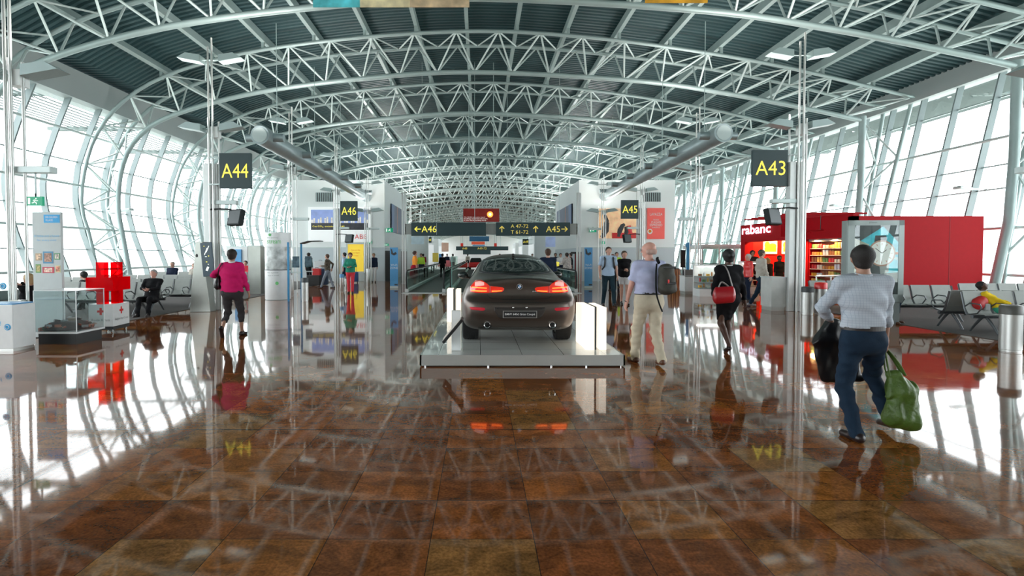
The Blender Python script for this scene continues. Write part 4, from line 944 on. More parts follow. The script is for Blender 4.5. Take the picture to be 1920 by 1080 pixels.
person('person in dark green coat standing by the luggage near the pale wall', (-9.9, 31.0, 0), -.4, H=1.75, res=.026, top=fabric('dark_green_cloth', (.02, .05, .045)), bottom=blk, shoe=dkshoe, topkind='jacket', face=False)
J = person('person in navy jacket with a blue suitcase in front of the pale wall', (-6.35, 32.2, 0), PI, H=1.72, res=.026, sex='f', top=navy, bottom=wht, shoe=dkshoe, hair=(.25, .16, .07), topkind='jacket', face=False)
t = thing('suitcase', 'blue upright suitcase beside the navy jacketed person', 'suitcase', (-7.35, 31.5, 0)); mb = MB(); mb.box((0, 0, .36), (.42, .26, .58)); mb.build('shell', mat('case_blue', (.03, .10, .28), .5), t, bevel=.04)
mb = MB(); mb.path([(-.1, .1, .64), (-.1, .1, .95), (.1, .1, .95), (.1, .1, .64)], .012, 6); mb.build('handle', black, t)
for x in (-.16, .16):
    mb = MB(); mb.tube((x - .02, 0, .035), (x + .02, 0, .035), .035, 12); mb.build('wheel', rubber, t)
J = person('person in orange top with a crimson coat standing behind the left handrail', (-3.55, 29.5, 0), -PI / 2 + .4, H=1.84, res=.024, sex='f', top=orr, bottom=dred, shoe=dkshoe, hair=(.06, .02, .015), hairstyle='bun', legs='skirt', face=False, skin='pink')
t, base = bag_sdf('draped_coat', dred, 'crimson coat wrapped round the waist of the orange topped person', 'coat', J, [((0, -.06, .95), (0, -.04, .55), .17, .24, (1, 0, 0), 1.3)], res=.03)
J = person('person in navy jacket seen from behind over the right shoulder of the car', (2.15, 16.6, 0), 0, H=1.82, res=MID, top=navy, bottom=jean, shoe=dkshoe, hair=(.07, .03, .015), hairstyle='crop', topkind='jacket')
person('person in black standing right of the car, beyond the handrail', (4.95, 34.5, 0), PI, H=1.74, res=.028, top=blk, bottom=blk, shoe=dkshoe, topkind='jacket', face=False, skin='tan')
person('person with white top under a dark coat beyond the handrail right of the car', (5.05, 33, 0), PI, H=1.72, res=.028, top=wht, bottom=navy, shoe=dkshoe, face=False)
J = person('person in white patterned jacket and blue jeans beside the right handrail', (4.62, 28.0, 0), .5, H=1.74, res=.024, top=fabric('patterned_white', (.52, .47, .44), var=.5), bottom=fabric('bright_jeans', (.04, .11, .24)), shoe=dkshoe, topkind='jacket', fat=1.25, face=False, wr=((-.35, .2, 1.15), None))
bag_sdf('carrier_bag', yellow, 'bright yellow carrier bag held by the white jacketed person', 'bag', J, [((-.46, .25, 1.10), (-.46, .25, 1.25), .05, .05, (1, 0, 0), 3)], res=.024)
person('person in dark clothes standing against the right corridor wall', (5.55, 32.2, 0), PI / 2, H=1.74, res=.028, top=blk, bottom=gry, shoe=dkshoe, face=False)
J21 = person('person in bright red top partly hidden behind the black suited person', (9.55, 18.9, 0), PI / 2, H=1.66, res=.022, top=red_pl, bottom=navy, shoe=dkshoe, hair=(.5, .48, .45), hairstyle='crop', topkind='jacket', fat=1.15, face=False)
person('person in dark shirt standing behind the glass food counter', (12.0, 23.4, 0), PI, H=1.82, res=.024, top=gry, bottom=blk, shoe=dkshoe, hair=(.015, .01, .01), skin='tan')
person('person with blond hair in black waiting at the marble counter', (11.15, 20.6, 0), 0, H=1.52, res=.024, sex='f', top=blk, bottom=blk, shoe=dkshoe, hair=(.36, .22, .09), hairstyle='bob', topkind='jacket', face=False)
person('person in black and red uniform serving behind the marble counter', (12.0, 21.3, 0), PI, H=1.60, res=.024, sex='f', top=blk, bottom=blk, shoe=dkshoe, skin='dark', hair=(.006, .005, .005))
# seated
J25 = person('person in black suit sitting slouched at the end of a bench on the left', (-9.0, 14.62, 0), 3.3, H=1.72, res=.018, sit=.38, top=blk, bottom=blk, shoe=dkshoe, hair=(.35, .33, .32), hairstyle='crop', topkind='jacket', lean=-.32, feet=((-.12, .50), (.12, .56)), wr=((-.03, .24, .72), (.04, .25, .70)), elb=((-1, -.3, -.4), (1, -.3, -.4)), skin='pink', knees=((-.1, .5, 1), (.1, .5, 1)))
S = SDF(J25['chest'] + V3((-.12, .02, -.25)), J25['chest'] + V3((.12, .30, .22)), .012)
S.cone(J25['waist'] + V3((0, .075, .02)), J25['shc'] + V3((0, .06, -.01)), .06, .05, k=.02, u=X_, st=.9); nbuild(S.mesh(), 'white_shirt_front', wht, J25['root'])
sitk = dict(feet=((-.11, .42), (.11, .46)), wr=((-.12, .32, .62), (.12, .32, .62)), knees=((-.1, .5, 1), (.1, .5, 1)), topkind='jacket')
person('person with curly blond hair in black reading at the far left edge', (-9.75, 11.55, 0), PI / 2, H=1.66, res=.018, sex='f', sit=.38, top=blk, bottom=bei, shoe=dkshoe, hair=(.40, .27, .13), hairstyle='bob', **{**sitk, 'wr': ((-.1, .28, 1.0), (.1, .28, 1.0))})
person('person in dark hooded coat slumped over behind the red cross donation box', (-11.55, 16.0, 0), PI / 2, H=1.68, res=.022, sit=.36, top=gry, bottom=blk, shoe=dkshoe, hair=(.01, .01, .01), lean=.55, face=False, **sitk)
person('person in navy jumper sitting by the far left windows', (-13.5, 23.5, 0), PI, H=1.75, res=.024, sit=.44, top=navy, bottom=gry, shoe=dkshoe, hair=(.4, .35, .3), hairstyle='crop', **sitk)
person('person in red sitting by the far left windows', (-13.05, 24.6, 0), PI, H=1.70, res=.024, sex='f', sit=.44, top=red_pl, bottom=gry, shoe=dkshoe, hair=(.35, .2, .1), **sitk)
person('person in cream coat and glasses sitting beside the one in red', (-12.55, 23.5, 0), PI, H=1.66, res=.024, sex='f', sit=.42, top=bei, bottom=blk, shoe=dkshoe, hair=(.2, .08, .04), hairstyle='bob', **sitk)
person('person in red and white top sitting left of the tall steel partition', (-11.9, 27.2, 0), PI, H=1.72, res=.026, sit=.46, top=crl, bottom=blk, shoe=dkshoe, hair=(.02, .01, .01), **sitk)
J32 = person('young person in yellow and green football jacket lying back asleep on a bench', (11.05, 11.32, 0), PI + .75, H=1.50, res=.015, sit=.37, top=yel, bottom=jean, shoe=dkshoe, skin='dark', hair=(.008, .006, .005), hairstyle='crop', topkind='jacket', lean=-.55, headpitch=.35, feet=((-.1, .55), (.1, .58)), wr=((-.05, .20, .60), (.07, .24, .58)), knees=((-.1, .5, 1), (.1, .5, 1)))
S = SDF(J32['pel'] + V3((-.3, -.3, -.2)), J32['pel'] + V3((.3, .3, .3)), .015); S.cone(J32['pel'] + V3((0, .0, .02)), J32['waist'] - J32['lv'] * .07, .128, .128, k=.03, u=X_, st=1.42); nbuild(S.mesh(), 'green_hem', grn, J32['root'])
S = SDF((10.2, 10.8, .3), (11.0, 11.8, 1.0), .016); S.cone((10.62, 11.35, .60), (10.70, 11.35, .66), .14, .12, k=.04)
mb = S.mesh(); mb.v = [(x - 10.65, y - 11.35, z - .43) for x, y, z in mb.v]; t = thing('rucksack', 'red rucksack on the bench beside the sleeping young person', 'backpack', (10.65, 11.35, .43)); nbuild(mb, 'bag_body', mat('ruck_red', (.5, .02, .02), .5), t)
mb = MB(); mb.box((.08, -.11, .12), (.12, .05, .14)); mb.build('pocket', mgrey, t, bevel=.02)
person('person in blue jeans sitting on the bench just behind the watch advert', (9.85, 13.22, 0), PI + .35, H=1.74, res=.018, sit=.40, top=blk, bottom=jean, shoe=brn, hair=(.02, .01, .01), **{**sitk, 'feet': ((-.12, .40), (.12, .48))})
# people far down the corridor
for i, (x, y, m, lb) in enumerate(((-2.6, 38, blk, 'black'), (-3.9, 36, MATS['hi_vis'], 'lime vest'), (-2.3, 47, wht, 'white'), (-3.1, 52, navy, 'navy'), (1.8, 46, crl, 'coral'), (2.6, 40, lbl, 'pale blue'), (-1.3, 62, bei, 'beige'), (3.6, 55, grn, 'green'), (-4.6, 44, dred, 'crimson'), (4.4, 44, wht, 'white shirt'))):
    person('distant person in %s far down the corridor, %s of the walkways' % (lb, 'left' if x < 0 else 'right'), (x, y, 0), [0, PI][i % 2], H=1.72, res=.034, top=m, bottom=[blk, navy, gry][i % 3], shoe=None, face=False, hairstyle='crop')
# ================================================================== BLOCKS IN MID HALL
wallw = mat('block_white', (.83, .87, .86), .5, var=.03, vscale=.4); lowg = mat('block_grey', (.56, .63, .66), .45, var=.03, vscale=.4)
BF, BB = 33.7, 44.0
def block(nm, x0, x1, h, side):
    b = MB(); b.bb((x0, BF, 2.1), (x1, BB, h)); o = struct(b.build(nm, wallw))
    b = MB(); b.bb((x0 - .01, BF - .01, 0), (x1 + .01, BB + .01, 2.1)); b.build('lower_panel', lowg, o)
    b = MB(); b.bb((x0 - .02, BF - .03, 2.08), (x1 + .02, BF + .02, 2.14)); b.build('trim_band', steel_l, o); return o
bl = A(553, 338, BF); block('wall_left', -11.75, -5.95, 6.35, -1)
block('wall_right', 6.3, 12.35, 6.35, 1)
for x, y0 in ((-5.94, 36.0), (6.29, 36.0)):
    pass
def flat_panel(nm, label, cat, px0, py0, px1, py1, Y, m, depth=.06, frame=None, fm=None, group=None):
    a = A(px0, py0, Y); b = A(px1, py1, Y); c = (a + b) / 2; t = thing(nm, label, cat, (c.x, Y, min(a.z, b.z)), 0, group)
    w2, h = abs(b.x - a.x) / 2, abs(a.z - b.z)
    q = MB(); q.bb((-w2, 0, 0), (w2, depth, h)); q.build('panel', m, t)
    if frame:
        q = MB()
        for lo, hi in (((-w2 - frame, -.02, -frame), (w2 + frame, depth, 0)), ((-w2 - frame, -.02, h), (w2 + frame, depth, h + frame)), ((-w2 - frame, -.02, 0), (-w2, depth, h)), ((w2, -.02, 0), (w2 + frame, depth, h))): q.bb(lo, hi)
        q.build('frame', fm or white, t)
    return t, w2, h
skyblue = mat('print_sky', (.25, .33, .62), .4, emit=.35, var=.3, vscale=1.5); cityw = mat('print_city', (.75, .70, .62), .4, emit=.3, var=.5, vscale=5); cityd = mat('print_dark', (.05, .05, .06), .4, var=.4, vscale=4)
Yb = BF - .085
t, w2, h = flat_panel('billboard', 'wide white framed billboard with a city skyline on the left block', 'billboard', 583, 393, 690, 431, Yb, skyblue, frame=.16, fm=mat('lit_white', (.9, .92, .92), .5, emit=.25))
q = MB(); q.bb((-w2, -.01, 0), (w2, .0, h * .34)); q.build('caption_band', cityd, t)
for i in range(26):
    x = -w2 + (i + .5) * 2 * w2 / 26; hh = h * (.16 + .18 * ((i * 7) % 5) / 5)
    if i % 3 != 2: q = MB(); q.bb((x - .05, -.012, h * .34), (x + .05, -.002, h * .34 + hh)); q.build('skyline', cityw, t)
text('Cut CO\u2082, emissions by 140', (-w2 + .1, -.02, h * .16), .13, yellow, t, world=False, align='l', width=2.0)
q = MB(); q.bb((-w2 - .16, -.02, -.75), (w2 + .16, .06, -.16)); q.build('white_base', MATS['lit_white'], t)
text('ABB', (w2 - .45, -.03, -.43), .30, red_pl, t, world=False)
flesh = mat('print_flesh', (.80, .50, .28), .4, emit=.3, var=.5, vscale=2.2)
t, w2, h = flat_panel('billboard', 'brown and orange billboard showing dancers and diners on the right block', 'billboard', 1123, 391, 1202, 447, Yb, flesh)
fig = [(-.75, .1, .5), (-.7, .4, 1.2), (-.85, .9, 1.5), (-.62, 1.2, 1.75)]
for sgx, P in ((0, [(-1.0, .1), (-.95, .7), (-.82, 1.1), (-.95, 1.5), (-.85, 1.75)]), (1, [(-1.15, .05), (-.85, .5), (-.8, 1.0)]), (2, [(-.1, .1), (.0, .5), (.15, .8), (.3, .9)]), (3, [(.3, .1), (.45, .45), (.4, .75)]), (4, [(.7, .2), (.6, .5), (.55, .8)])):
    q = MB(); q.path([(x, -.012, z) for x, z in P], [.12, .16, .13, .08, .09][:len(P)], 8); q.v = [(a, -.002 + (b + .012) * .1, c) for a, b, c in q.v]; q.build('painted_figure', ink if sgx != 4 else red_pl, t)
q = MB(); q.bb((-.5, -.01, 0), (w2, .0, .35)); q.build('red_table', red_pl, t)
t, w2, h = flat_panel('poster', 'red coffee poster with white lettering on the right block', 'poster', 1214, 390, 1246, 448, Yb, mat('poster_red', (.75, .10, .08), .4, emit=.2))
text('LAVAZZA', (0, -.01, h * .80), .17, white, t, world=False, width=.78); text('THE REAL', (0, -.01, h * .62), .09, white, t, world=False, width=.4); text('ITALIAN', (0, -.01, h * .54), .15, white, t, world=False, width=.6); text('ESPRESSO', (0, -.01, h * .45), .15, white, t, world=False, width=.78); text('EXPERIENCE', (0, -.01, h * .37), .07, white, t, world=False, width=.5)
q = MB(); disc(q, (-.38, -.01, h * .24), .16); q.build('cup', white, t); q = MB(); disc(q, (-.38, -.016, h * .25), .10); q.build('coffee', orr, t)
for px, sd in ((607, 'left'), (1222, 'right')):
    t, w2, h = flat_panel('vent_grille', 'square ventilation grille high on the %s block' % sd, 'vent', px - 15, 361, px + 17, 378, Yb + .05, dgrey, .04)
    for i in range(9): q = MB(); x = -w2 + (i + .5) * 2 * w2 / 9; q.bb((x - .025, -.03, 0), (x + .025, .0, h)); q.build('slat', steel, t)
# side banners facing the aisle
dkblue = mat('banner_dark', (.10, .12, .20), .5, var=.5, vscale=.4)
for x, s_, lb in ((-5.93, 1, 'left'), (6.28, -1, 'right')):
    t = thing('aisle_banner', 'big grey blue picture panel on the aisle side of the %s block' % lb, 'banner', (x, 39.5, 3.2)); q = MB(); q.bb((min(0, s_ * .06), -3.6, 0), (max(0, s_ * .06), 3.2, 1.9)); q.build('panel', dkblue, t)
    q = MB(); q.bb((min(0, s_ * .07), -1.2, 0), (max(0, s_ * .07), -.9, 1.9)); q.build('light_strip', mat('pinkish', (.45, .25, .22), .5), t)
    q = MB(); q.bb((min(0, s_ * .07), -3.6, 0), (max(0, s_ * .07), -2.4, 1.9)); q.build('blue_part', mat('banner_mid', (.12, .20, .38), .5), t)
# yellow advert, restroom sign, exits
t, w2, h = flat_panel('advert', 'bright yellow lit advert panel on the left block', 'advert', 652, 458, 682, 509, BF - .3, mat('advert_yellow', (.95, .66, .06), .4, emit=.35), .2, .1, steel_l)
for i, s_ in enumerate(('Eyes on the', 'next flight,', 'change')): text(s_, (0, -.01, h * (.78 - .10 * i)), .11, mat('advert_ink', (.6, .35, .05), .5), t, world=False)
q = MB(); q.bb((-w2, .02, -h * 0 - (A(667, 509, BF).z)), (w2, .18, 0)); q.build('base', steel_l, t)
def exit_sign(px, py, Y, hpx, label):
    c = A(px, py, Y); k = Y / 1000; h = hpx * k; w2 = h * .85
    t = thing('exit_sign', label, 'exit sign', tuple(c), 0, 'green running figure signs'); q = MB(); q.bb((-w2, 0, -h / 2), (w2, .05, h / 2)); q.build('plate', green_s, t)
    q = MB(); P = lambda L_: [(a * h, -.006, b * h) for a, b in L_]
    q.path(P([(.08, .12), (0, -.08), (.18, -.18), (.20, -.36)]), h * .05, 6); q.path(P([(0, -.08), (-.16, -.20), (-.30, -.20)]), h * .05, 6); q.path(P([(.10, .12), (.26, .0), (.38, .06)]), h * .035, 6); q.path(P([(.06, .12), (-.10, .10), (-.16, -.02)]), h * .035, 6); q.sphere((.16 * h, -.006, .27 * h), h * .07, 8)
    q.v = [(a, -.003 + (b + .006) * .1, c_) for a, b, c_ in q.v]; q.build('running_figure', wglow, t)
    q = MB(); q.bb((-h * .72, -.006, -h * .35), (-h * .5, 0, h * .35)); q.build('door_symbol', wglow, t)
    q = MB(); q.bb((-.015, .02, h / 2), (.015, .04, h / 2 + h * .35)); q.build('hanger', steel, t); return t
exit_sign(730, 431.5, 33.62, 8, 'green exit sign between the left block and the teal direction sign')
exit_sign(693, 454, 33.62, 5, 'small green exit sign just above the yellow advert')
exit_sign(725, 459, 33.62, 4.5, 'tiny green exit sign left of the left blue banner')
exit_sign(1112, 431.5, 33.62, 7.5, 'green exit sign right of the teal direction sign')
exit_sign(1131, 455, 33.62, 5, 'small green exit sign left of the brown billboard lower edge')
t, w2, h = flat_panel('restroom_sign', 'small black sign with two white figures on the corridor wall', 'sign', 1069, 451, 1080, 463, 37.9, black)
for x in (-.09, .09):
    q = MB(); q.bb((x - .05, -.008, .06), (x + .05, 0, .30)); q.sphere((x, -.002, .36), .04, 8, (1, .1, 1)); q.build('figure', wglow, t)
t, w2, h = flat_panel('door_frame', 'dark red panel door at the aisle side of the right block', 'door panel', 1078, 476, 1090, 516, 33.0, mat('door_red', (.16, .005, .01), .4), .12); q = MB(); q.bb((-w2 - .25, -.02, h), (w2, .12, h + .12)); q.build('lintel', black, t)
q = MB(); q.bb((-w2, 0, -A(1084, 516, 33).z), (w2, .12, 0)); q.build('kick_panel', dred, t)
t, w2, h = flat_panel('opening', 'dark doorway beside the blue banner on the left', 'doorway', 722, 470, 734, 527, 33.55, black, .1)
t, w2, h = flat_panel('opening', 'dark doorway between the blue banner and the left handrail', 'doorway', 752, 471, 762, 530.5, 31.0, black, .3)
# ------------------------------------------------------------------ blue Wi-Fi banners
for px, lb in ((739, 'left'), (1103, 'right')):
    g = G(px, 540); t = thing('roller_banner', 'tall blue banner with a white lettering block, %s of the walkways' % lb, 'banner', (g.x, g.y, 0), 0, 'blue banners')
    q = MB(); q.bb((-.20, -.02, .10), (.20, 0, 2.02)); q.build('banner', blue, t); q = MB(); q.bb((-.20, -.05, 0), (.20, .05, .10)); q.build('base', steel_l, t)
    text('Wi-Fi', (0, -.022, 1.15), .10, white, t, world=False); text('ZONE', (0, -.022, 1.0), .10, white, t, world=False)
    q = MB(); q.prism([(-.14, 1.70), (.0, 1.62), (.14, 1.70), (.10, 1.80), (-.04, 1.74), (-.10, 1.95), (-.16, 1.95)], (0, -.022, 0), X_, Z_, .004); q.build('bird_mark', ink, t)
    q = MB(); q.bb((.02, -.024, .13), (.18, -.02, .20)); q.build('footer_mark', ink, t)
# ------------------------------------------------------------------ gate signs
tealb = teal
def gate_sign(px0, py0, px1, py1, Y, st, label, group='hanging gate signs', arm=1):
    a = A(px0, py0, Y); b = A(px1, py1, Y); c = (a + b) / 2; w_, h = b.x - a.x, a.z - b.z
    t = thing('gate_sign', label, 'sign', tuple(c), 0, group)
    q = MB(); q.bb((-w_ / 2, 0, -h / 2), (w_ / 2, .12, h / 2)); q.build('panel', tealb, t); text(st, (0, -.004, 0), h * .40 if w_ < 2 * h else h * .5, yellow, t, world=False, width=w_ * .86)
    q = MB()
    for z in (-h * .38, h * .38): q.bb((w_ / 2 if arm > 0 else -w_ / 2 - .35, .04, z - .02), (w_ / 2 + .35 if arm > 0 else -w_ / 2, .08, z + .02))
    q.build('bracket', steel_l, t); return t
gate_sign(411, 287, 470, 353, 15.75, 'A44', 'dark teal gate sign A44 on the left poles', arm=-1)
gate_sign(1412.5, 281, 1476.5, 349, 15.65, 'A43', 'dark teal gate sign A43 on the right poles')
gate_sign(638, 377, 670, 414, 31.2, 'A46', 'dark teal gate sign A46 in front of the left block', arm=-1)
gate_sign(1165, 375, 1197, 410, 31.0, 'A45', 'dark teal gate sign A45 in front of the right block')
gate_sign(797.5, 444.5, 809, 455, 47, 'A48', 'small gate sign A48 far down the left side')
gate_sign(812, 448, 822.5, 458.5, 62, 'A50', 'small gate sign A50 beyond A48')
gate_sign(980, 448, 991, 459, 47, 'A49', 'small gate sign A49 far down the right side')
gate_sign(996, 442, 1008, 455, 55, 'A47', 'small gate sign A47 above A49')
# main direction sign, spanning the aisle
Ys = 30.0
def dirsign(px0, px1, py0, py1, Y, label):
    a = A(px0, py0, Y); b = A(px1, py1, Y); t = thing('direction_sign', label, 'direction sign', (a.x, Y, b.z)); w_, h = b.x - a.x, a.z - b.z
    q = MB(); q.bb((0, 0, 0), (w_, .15, h)); q.build('panel', tealb, t); return t, w_, h
def arrow(t, x, z, s, kind, m=yellow):
    R = {'l': PI / 2, 'u': 0, 'r': -PI / 2}[kind]; c, sn = math.cos(R), math.sin(R); q = MB()
    for poly in ([(-.07, -.5), (.07, -.5), (.07, .4), (-.07, .4)], [(0, .52), (-.42, .10), (-.32, .0), (0, .32), (.32, .0), (.42, .10)]):
        q.prism([(x + s * (u * c - v * sn), z + s * (u * sn + v * c)) for u, v in poly], (0, -.006, 0), X_, Z_, .004)
    q.build('arrow', m, t)
t, w_, h = dirsign(771, 911, 417, 442, Ys, 'long teal overhead direction sign pointing left to gate A46')
arrow(t, .36, h / 2, .36, 'l'); text('A46', (1.0, -.004, h / 2), .36, yellow, t, world=False)
q = MB(); q.bb((1.42, -.01, .05), (1.435, 0, h - .05)); q.build('divider', steel_l, t)
t, w_, h = dirsign(930, 1069, 417, 442, Ys, 'teal overhead direction sign with gate numbers and arrows ahead and right to A45')
yd = mat('sign_gold', (.75, .60, .12), .5, emit=.35)
arrow(t, .33, h / 2, .36, 'u', yd); text('A 47-72', (1.32, -.004, h * .72), .20, yd, t, world=False, width=.98); text('T 61-72', (1.32, -.004, h * .28), .20, yd, t, world=False, width=.98); arrow(t, 2.23, h / 2, .36, 'u', yd); text('A45', (3.2, -.004, h / 2), .34, yd, t, world=False); arrow(t, 3.85, h / 2, .36, 'r', yd)
a = A(911, 418, Ys); b = A(930, 441, Ys)
t = thing('sign_beam', 'grey steel beam carrying the overhead direction signs across the aisle', 'beam', (0, Ys + .2, b.z)); q = MB(); q.bb((A(757, 0, Ys).x, 0, .05), (A(1086, 0, Ys).x, .12, a.z - b.z - .03)); q.build('box_beam', mat('beam_grey', (.33, .34, .32), .5), t)
for px in (752, 757, 1086, 1091):
    x = A(px, 0, Ys).x; q = MB(); q.bb((x - .05, .0, -b.z), (x + .05, .1, 2.4)); q.build('post', alu, t)
t, w2, h = flat_panel('advert_screen', 'glowing red screen with a sunset above the direction sign', 'screen', 868.5, 391, 936, 416, Ys + .4, mat('screen_red', (.10, .004, .002), .3, emit=.8, var=.9, vscale=1.2))
q = MB(); disc(q, (.50, -.01, h * .56), .17); q.build('sun_glow', mat('sun_orange', (1, .25, .04), .4, emit=2.2), t); q = MB(); disc(q, (.50, -.02, h * .56), .075); q.build('sun_core', mat('sun_white', (1, .8, .4), .4, emit=3), t)
text('The 3D/4U innovation report', (-.98, -.01, .26), .06, wglow, t, world=False, align='l', width=1.2); text('leading around network', (-.98, -.01, .17), .07, wglow, t, world=False, align='l', width=1.35); text('in your fast forwarding world', (-.98, -.01, .08), .06, wglow, t, world=False, align='l', width=1.25)
q = MB(); q.tube((-.7, .1, h), (-.7, .1, 12.53 - t.location.z), .02); q.tube((.7, .1, h), (.7, .1, 12.53 - t.location.z), .02); q.build('hanger', steel, t)
# far signs
t, w_, h = dirsign(855, 953, 462, 469.5, 74, 'second teal overhead direction sign far down the hall'); text('A48', (1.2, -.004, h / 2), .3, yd, t, world=False); text('A49-72', (3.6, -.004, h / 2), .3, yd, t, world=False)
t, w_, h = dirsign(868, 920, 469, 477, 110, 'third dark direction sign furthest down the hall')
t, w2, h = flat_panel('hanging_banner', 'blue hanging banner below the main direction sign', 'banner', 880, 443, 917, 452.5, 48, blue)
t, w2, h = flat_panel('hanging_banner', 'narrow red glowing strip banner beneath the blue one', 'banner', 884, 453, 909, 458.5, 56, mat('glow_rust', (.55, .08, .04), .4, emit=.5))
t, w2, h = flat_panel('hanging_banner', 'thin blue strip banner under the red strip far away', 'banner', 886, 459, 909, 461.5, 60, blue)
for px, sd in ((866, 'left'), (929, 'right')): t, w2, h = flat_panel('hanging_lamp', 'small red hanging lamp box %s of the blue banner' % sd, 'lamp', px - 2.5, 456, px + 2.5, 462, 50, mat('lamp_dkred', (.4, .02, .01), .4, emit=.6))
for i, (x0, y0, x1, y1, Y, c, lb) in enumerate(((828, 455, 841, 472, 52, (.85, .55, .42), 'salmon'), (811, 474, 822, 491, 44.5, (.9, .72, .12), 'yellow'), (823, 476, 829, 494, 46, (.1, .35, .7), 'blue'), (1023, 444, 1042, 463, 46, (.45, .55, .85), 'pale blue timetable'), (771, 443, 795, 458, 45, (.62, .78, .85), 'pale sky blue'), (834, 488, 848, 500, 50, (.75, .2, .22), 'red'))):
    flat_panel('wall_advert', '%s advert panel in the far corridor' % lb, 'advert', x0, y0, x1, y1, Y, mat('ad_%d' % i, c, .5, emit=.15, var=.2, vscale=2))
# shop fronts beyond the block
for i, (x0, x1, y, h) in enumerate(((-9.5, -4.4, 46, 3.4), (-9.5, -4.4, 58, 3.4), (4.9, 10, 47, 3.4), (4.9, 10, 60, 3.4), (-9.5, -5.2, 74, 3.4), (5.2, 10, 76, 3.4))):
    q = MB(); q.bb((x0, y, 0), (x1, y + 6, h)); t = tag(q.build('retail_unit', wallw), 'white box shaped unit %s of the corridor, %s beyond the blocks' % ('left' if x0 < 0 else 'right', ['first', 'second', 'first', 'second', 'third', 'third'][i]), 'shop unit')
    xx = x1 if x0 < 0 else x0; q = MB(); q.bb((xx - .03, y + .5, .3), (xx + .03, y + 5.5, 2.6)); q.build('lit_front', mat('shop_glow', (.85, .88, .88), .5, emit=.35, var=.5, vscale=1.2), t)
# ------------------------------------------------------------------ ducts
dgal = mat('galvanised_duct', (.42, .50, .52), .38, .55, var=.12, vscale=2)
for px, py, sd in ((487, 253, 'left'), (1357, 249, 'right')):
    a = A(px, py, 17.3); z1 = a.z - .25; t = thing('air_duct', 'big round ventilation duct with side nozzles hanging on the %s' % sd, 'duct', (a.x, 17.3, a.z))
    q = MB(); q.tube((0, 0, 0), (0, BF - 17.3 + .3, -.25), .30, 28); q.build('duct', dgal, t, smooth=True)
    q = MB(); q.tube((0, -.03, 0), (0, .02, 0), .235, 28); q.build('end_cap', steel_l, t, smooth=True)
    for k in range(6):
        q = MB(); y = .45 + 2.9 * k; q.tube((-.62, y, -.02 * k), (.62, y, -.02 * k), .13, 18); q.build('nozzle', dgal, t, smooth=True)
    for k in range(4):
        y = 1.5 + 4.3 * k; q = MB(); q.tube((0, y, .25), (0, y, 4.2), .012, 6); q.build('hanger_rod', steel, t)
# ------------------------------------------------------------------ pole clusters with uplights
def cluster(loc, label, H=7.8, screen=None, signside=-1, box=True, armside=-1, clad=True):
    t = thing('pole_cluster', label, 'pole', loc, 0, 'steel pole clusters')
    for x, y, h, r in ((-.02, -.14, H, .028), (.10, -.16, H + .25, .028), (.24, -.06, H * .72, .028), (-.16, .10, H * .74, .026)):
        q = MB(); q.tube((x, y, 0), (x, y, h), r, 10); q.build('rod', chrome if 0 else brushed, t, smooth=True)
    for x0, x1 in (((-.235, -.06), (-.02, .20)) if clad is True else (((-.16, .16),) if clad else ())):
        q = MB(); q.bb((x0, -.10, 0), (x1, .12, H * .56)); q.build('cladding', alu, t, bevel=.012)
    for z in (H * .96, H * .70):
        for sg in (-1, 1):
            q = MB(); q.tube((.04, -.05, z - .05), (sg * .30 + .04, -.05, z - .05), .02, 6); q.build('lamp_arm', steel, t)
            q = MB(); q.add([(sg * .28 + .04, -.22, z - .14), (sg * .28 + .04, .12, z - .14), (sg * .95 + .04, .12, z - .02), (sg * .95 + .04, -.22, z - .02), (sg * .28 + .04, -.22, z + .06), (sg * .28 + .04, .12, z + .06), (sg * .70 + .04, .12, z + .12), (sg * .70 + .04, -.22, z + .12)], [(0, 1, 2, 3), (4, 7, 6, 5), (0, 3, 7, 4), (1, 5, 6, 2), (0, 4, 5, 1), (3, 2, 6, 7)]); q.build('uplight', steel, t)
            area('uplight_lamp', (loc[0] + sg * .62 + .04, loc[1] - .05, z + .14), (.4, .25), (PI, 0, 0), (70 if z < H * .8 else 40) * (.45 if 28 < loc[1] < 40 else (3.0 if loc[1] > 40 else 1)), (1, .97, .92))
    q = MB(); q.bb((.02, -.13, H * .66), (.24, .09, H * .70)); q.build('junction_box', white, t)
    if box: q = MB(); q.bb((min(0, armside * .75), -.12, 3.16), (max(0, armside * .75), .06, 3.28)); q.build('emergency_lamp', steel_l, t, bevel=.01)
    if screen:
        sg, z = screen; q = MB(); q.path([(0, -.14, z + .25), (sg * .3, -.18, z + .27), (sg * .66, -.22, z + .24)], .025, 6); q.build('screen_arm', black, t)
        R = Matrix.Rotation(-sg * .45, 3, 'Z') @ Matrix.Rotation(-.22, 3, 'X'); q = MB(); q.box((sg * .82, -.26, z), (.52, .16, .48), R); q.build('monitor', mat('monitor_grey', (.012, .018, .02), .6, spec=.2), t, bevel=.015)
        q = MB(); q.box(V3((sg * .82, -.26, z)) + R @ V3((0, -.083, 0)), (.45, .006, .40), R); q.build('screen', mat('screen_glass', (.010, .028, .034), .3, spec=.3), t)
    return t
cluster(tuple(G(1489, 583)), 'cluster of brushed steel poles and cladding carrying the A43 sign', screen=(-1, 2.75))
cluster((G(399, 583).x - .15, G(399, 583).y + .38, 0), 'cluster of brushed steel poles and cladding carrying the A44 sign', screen=(1, 2.75), armside=1)
cluster((-8.62, 9.95, 0), 'cluster of steel poles at the far left edge beside the charity panel', H=7.2, armside=1, clad=False)
cluster((10.75, 9.95, 0), 'cluster of steel poles just outside the right edge, only its lamps seen', H=7.2)
cluster((9.45, 23.4, 0), 'slim pole cluster between the A43 and A45 poles on the right', clad=False); cluster((-8.2, 23.4, 0), 'slim pole cluster between the A44 and A46 poles on the left', armside=1, clad=False)
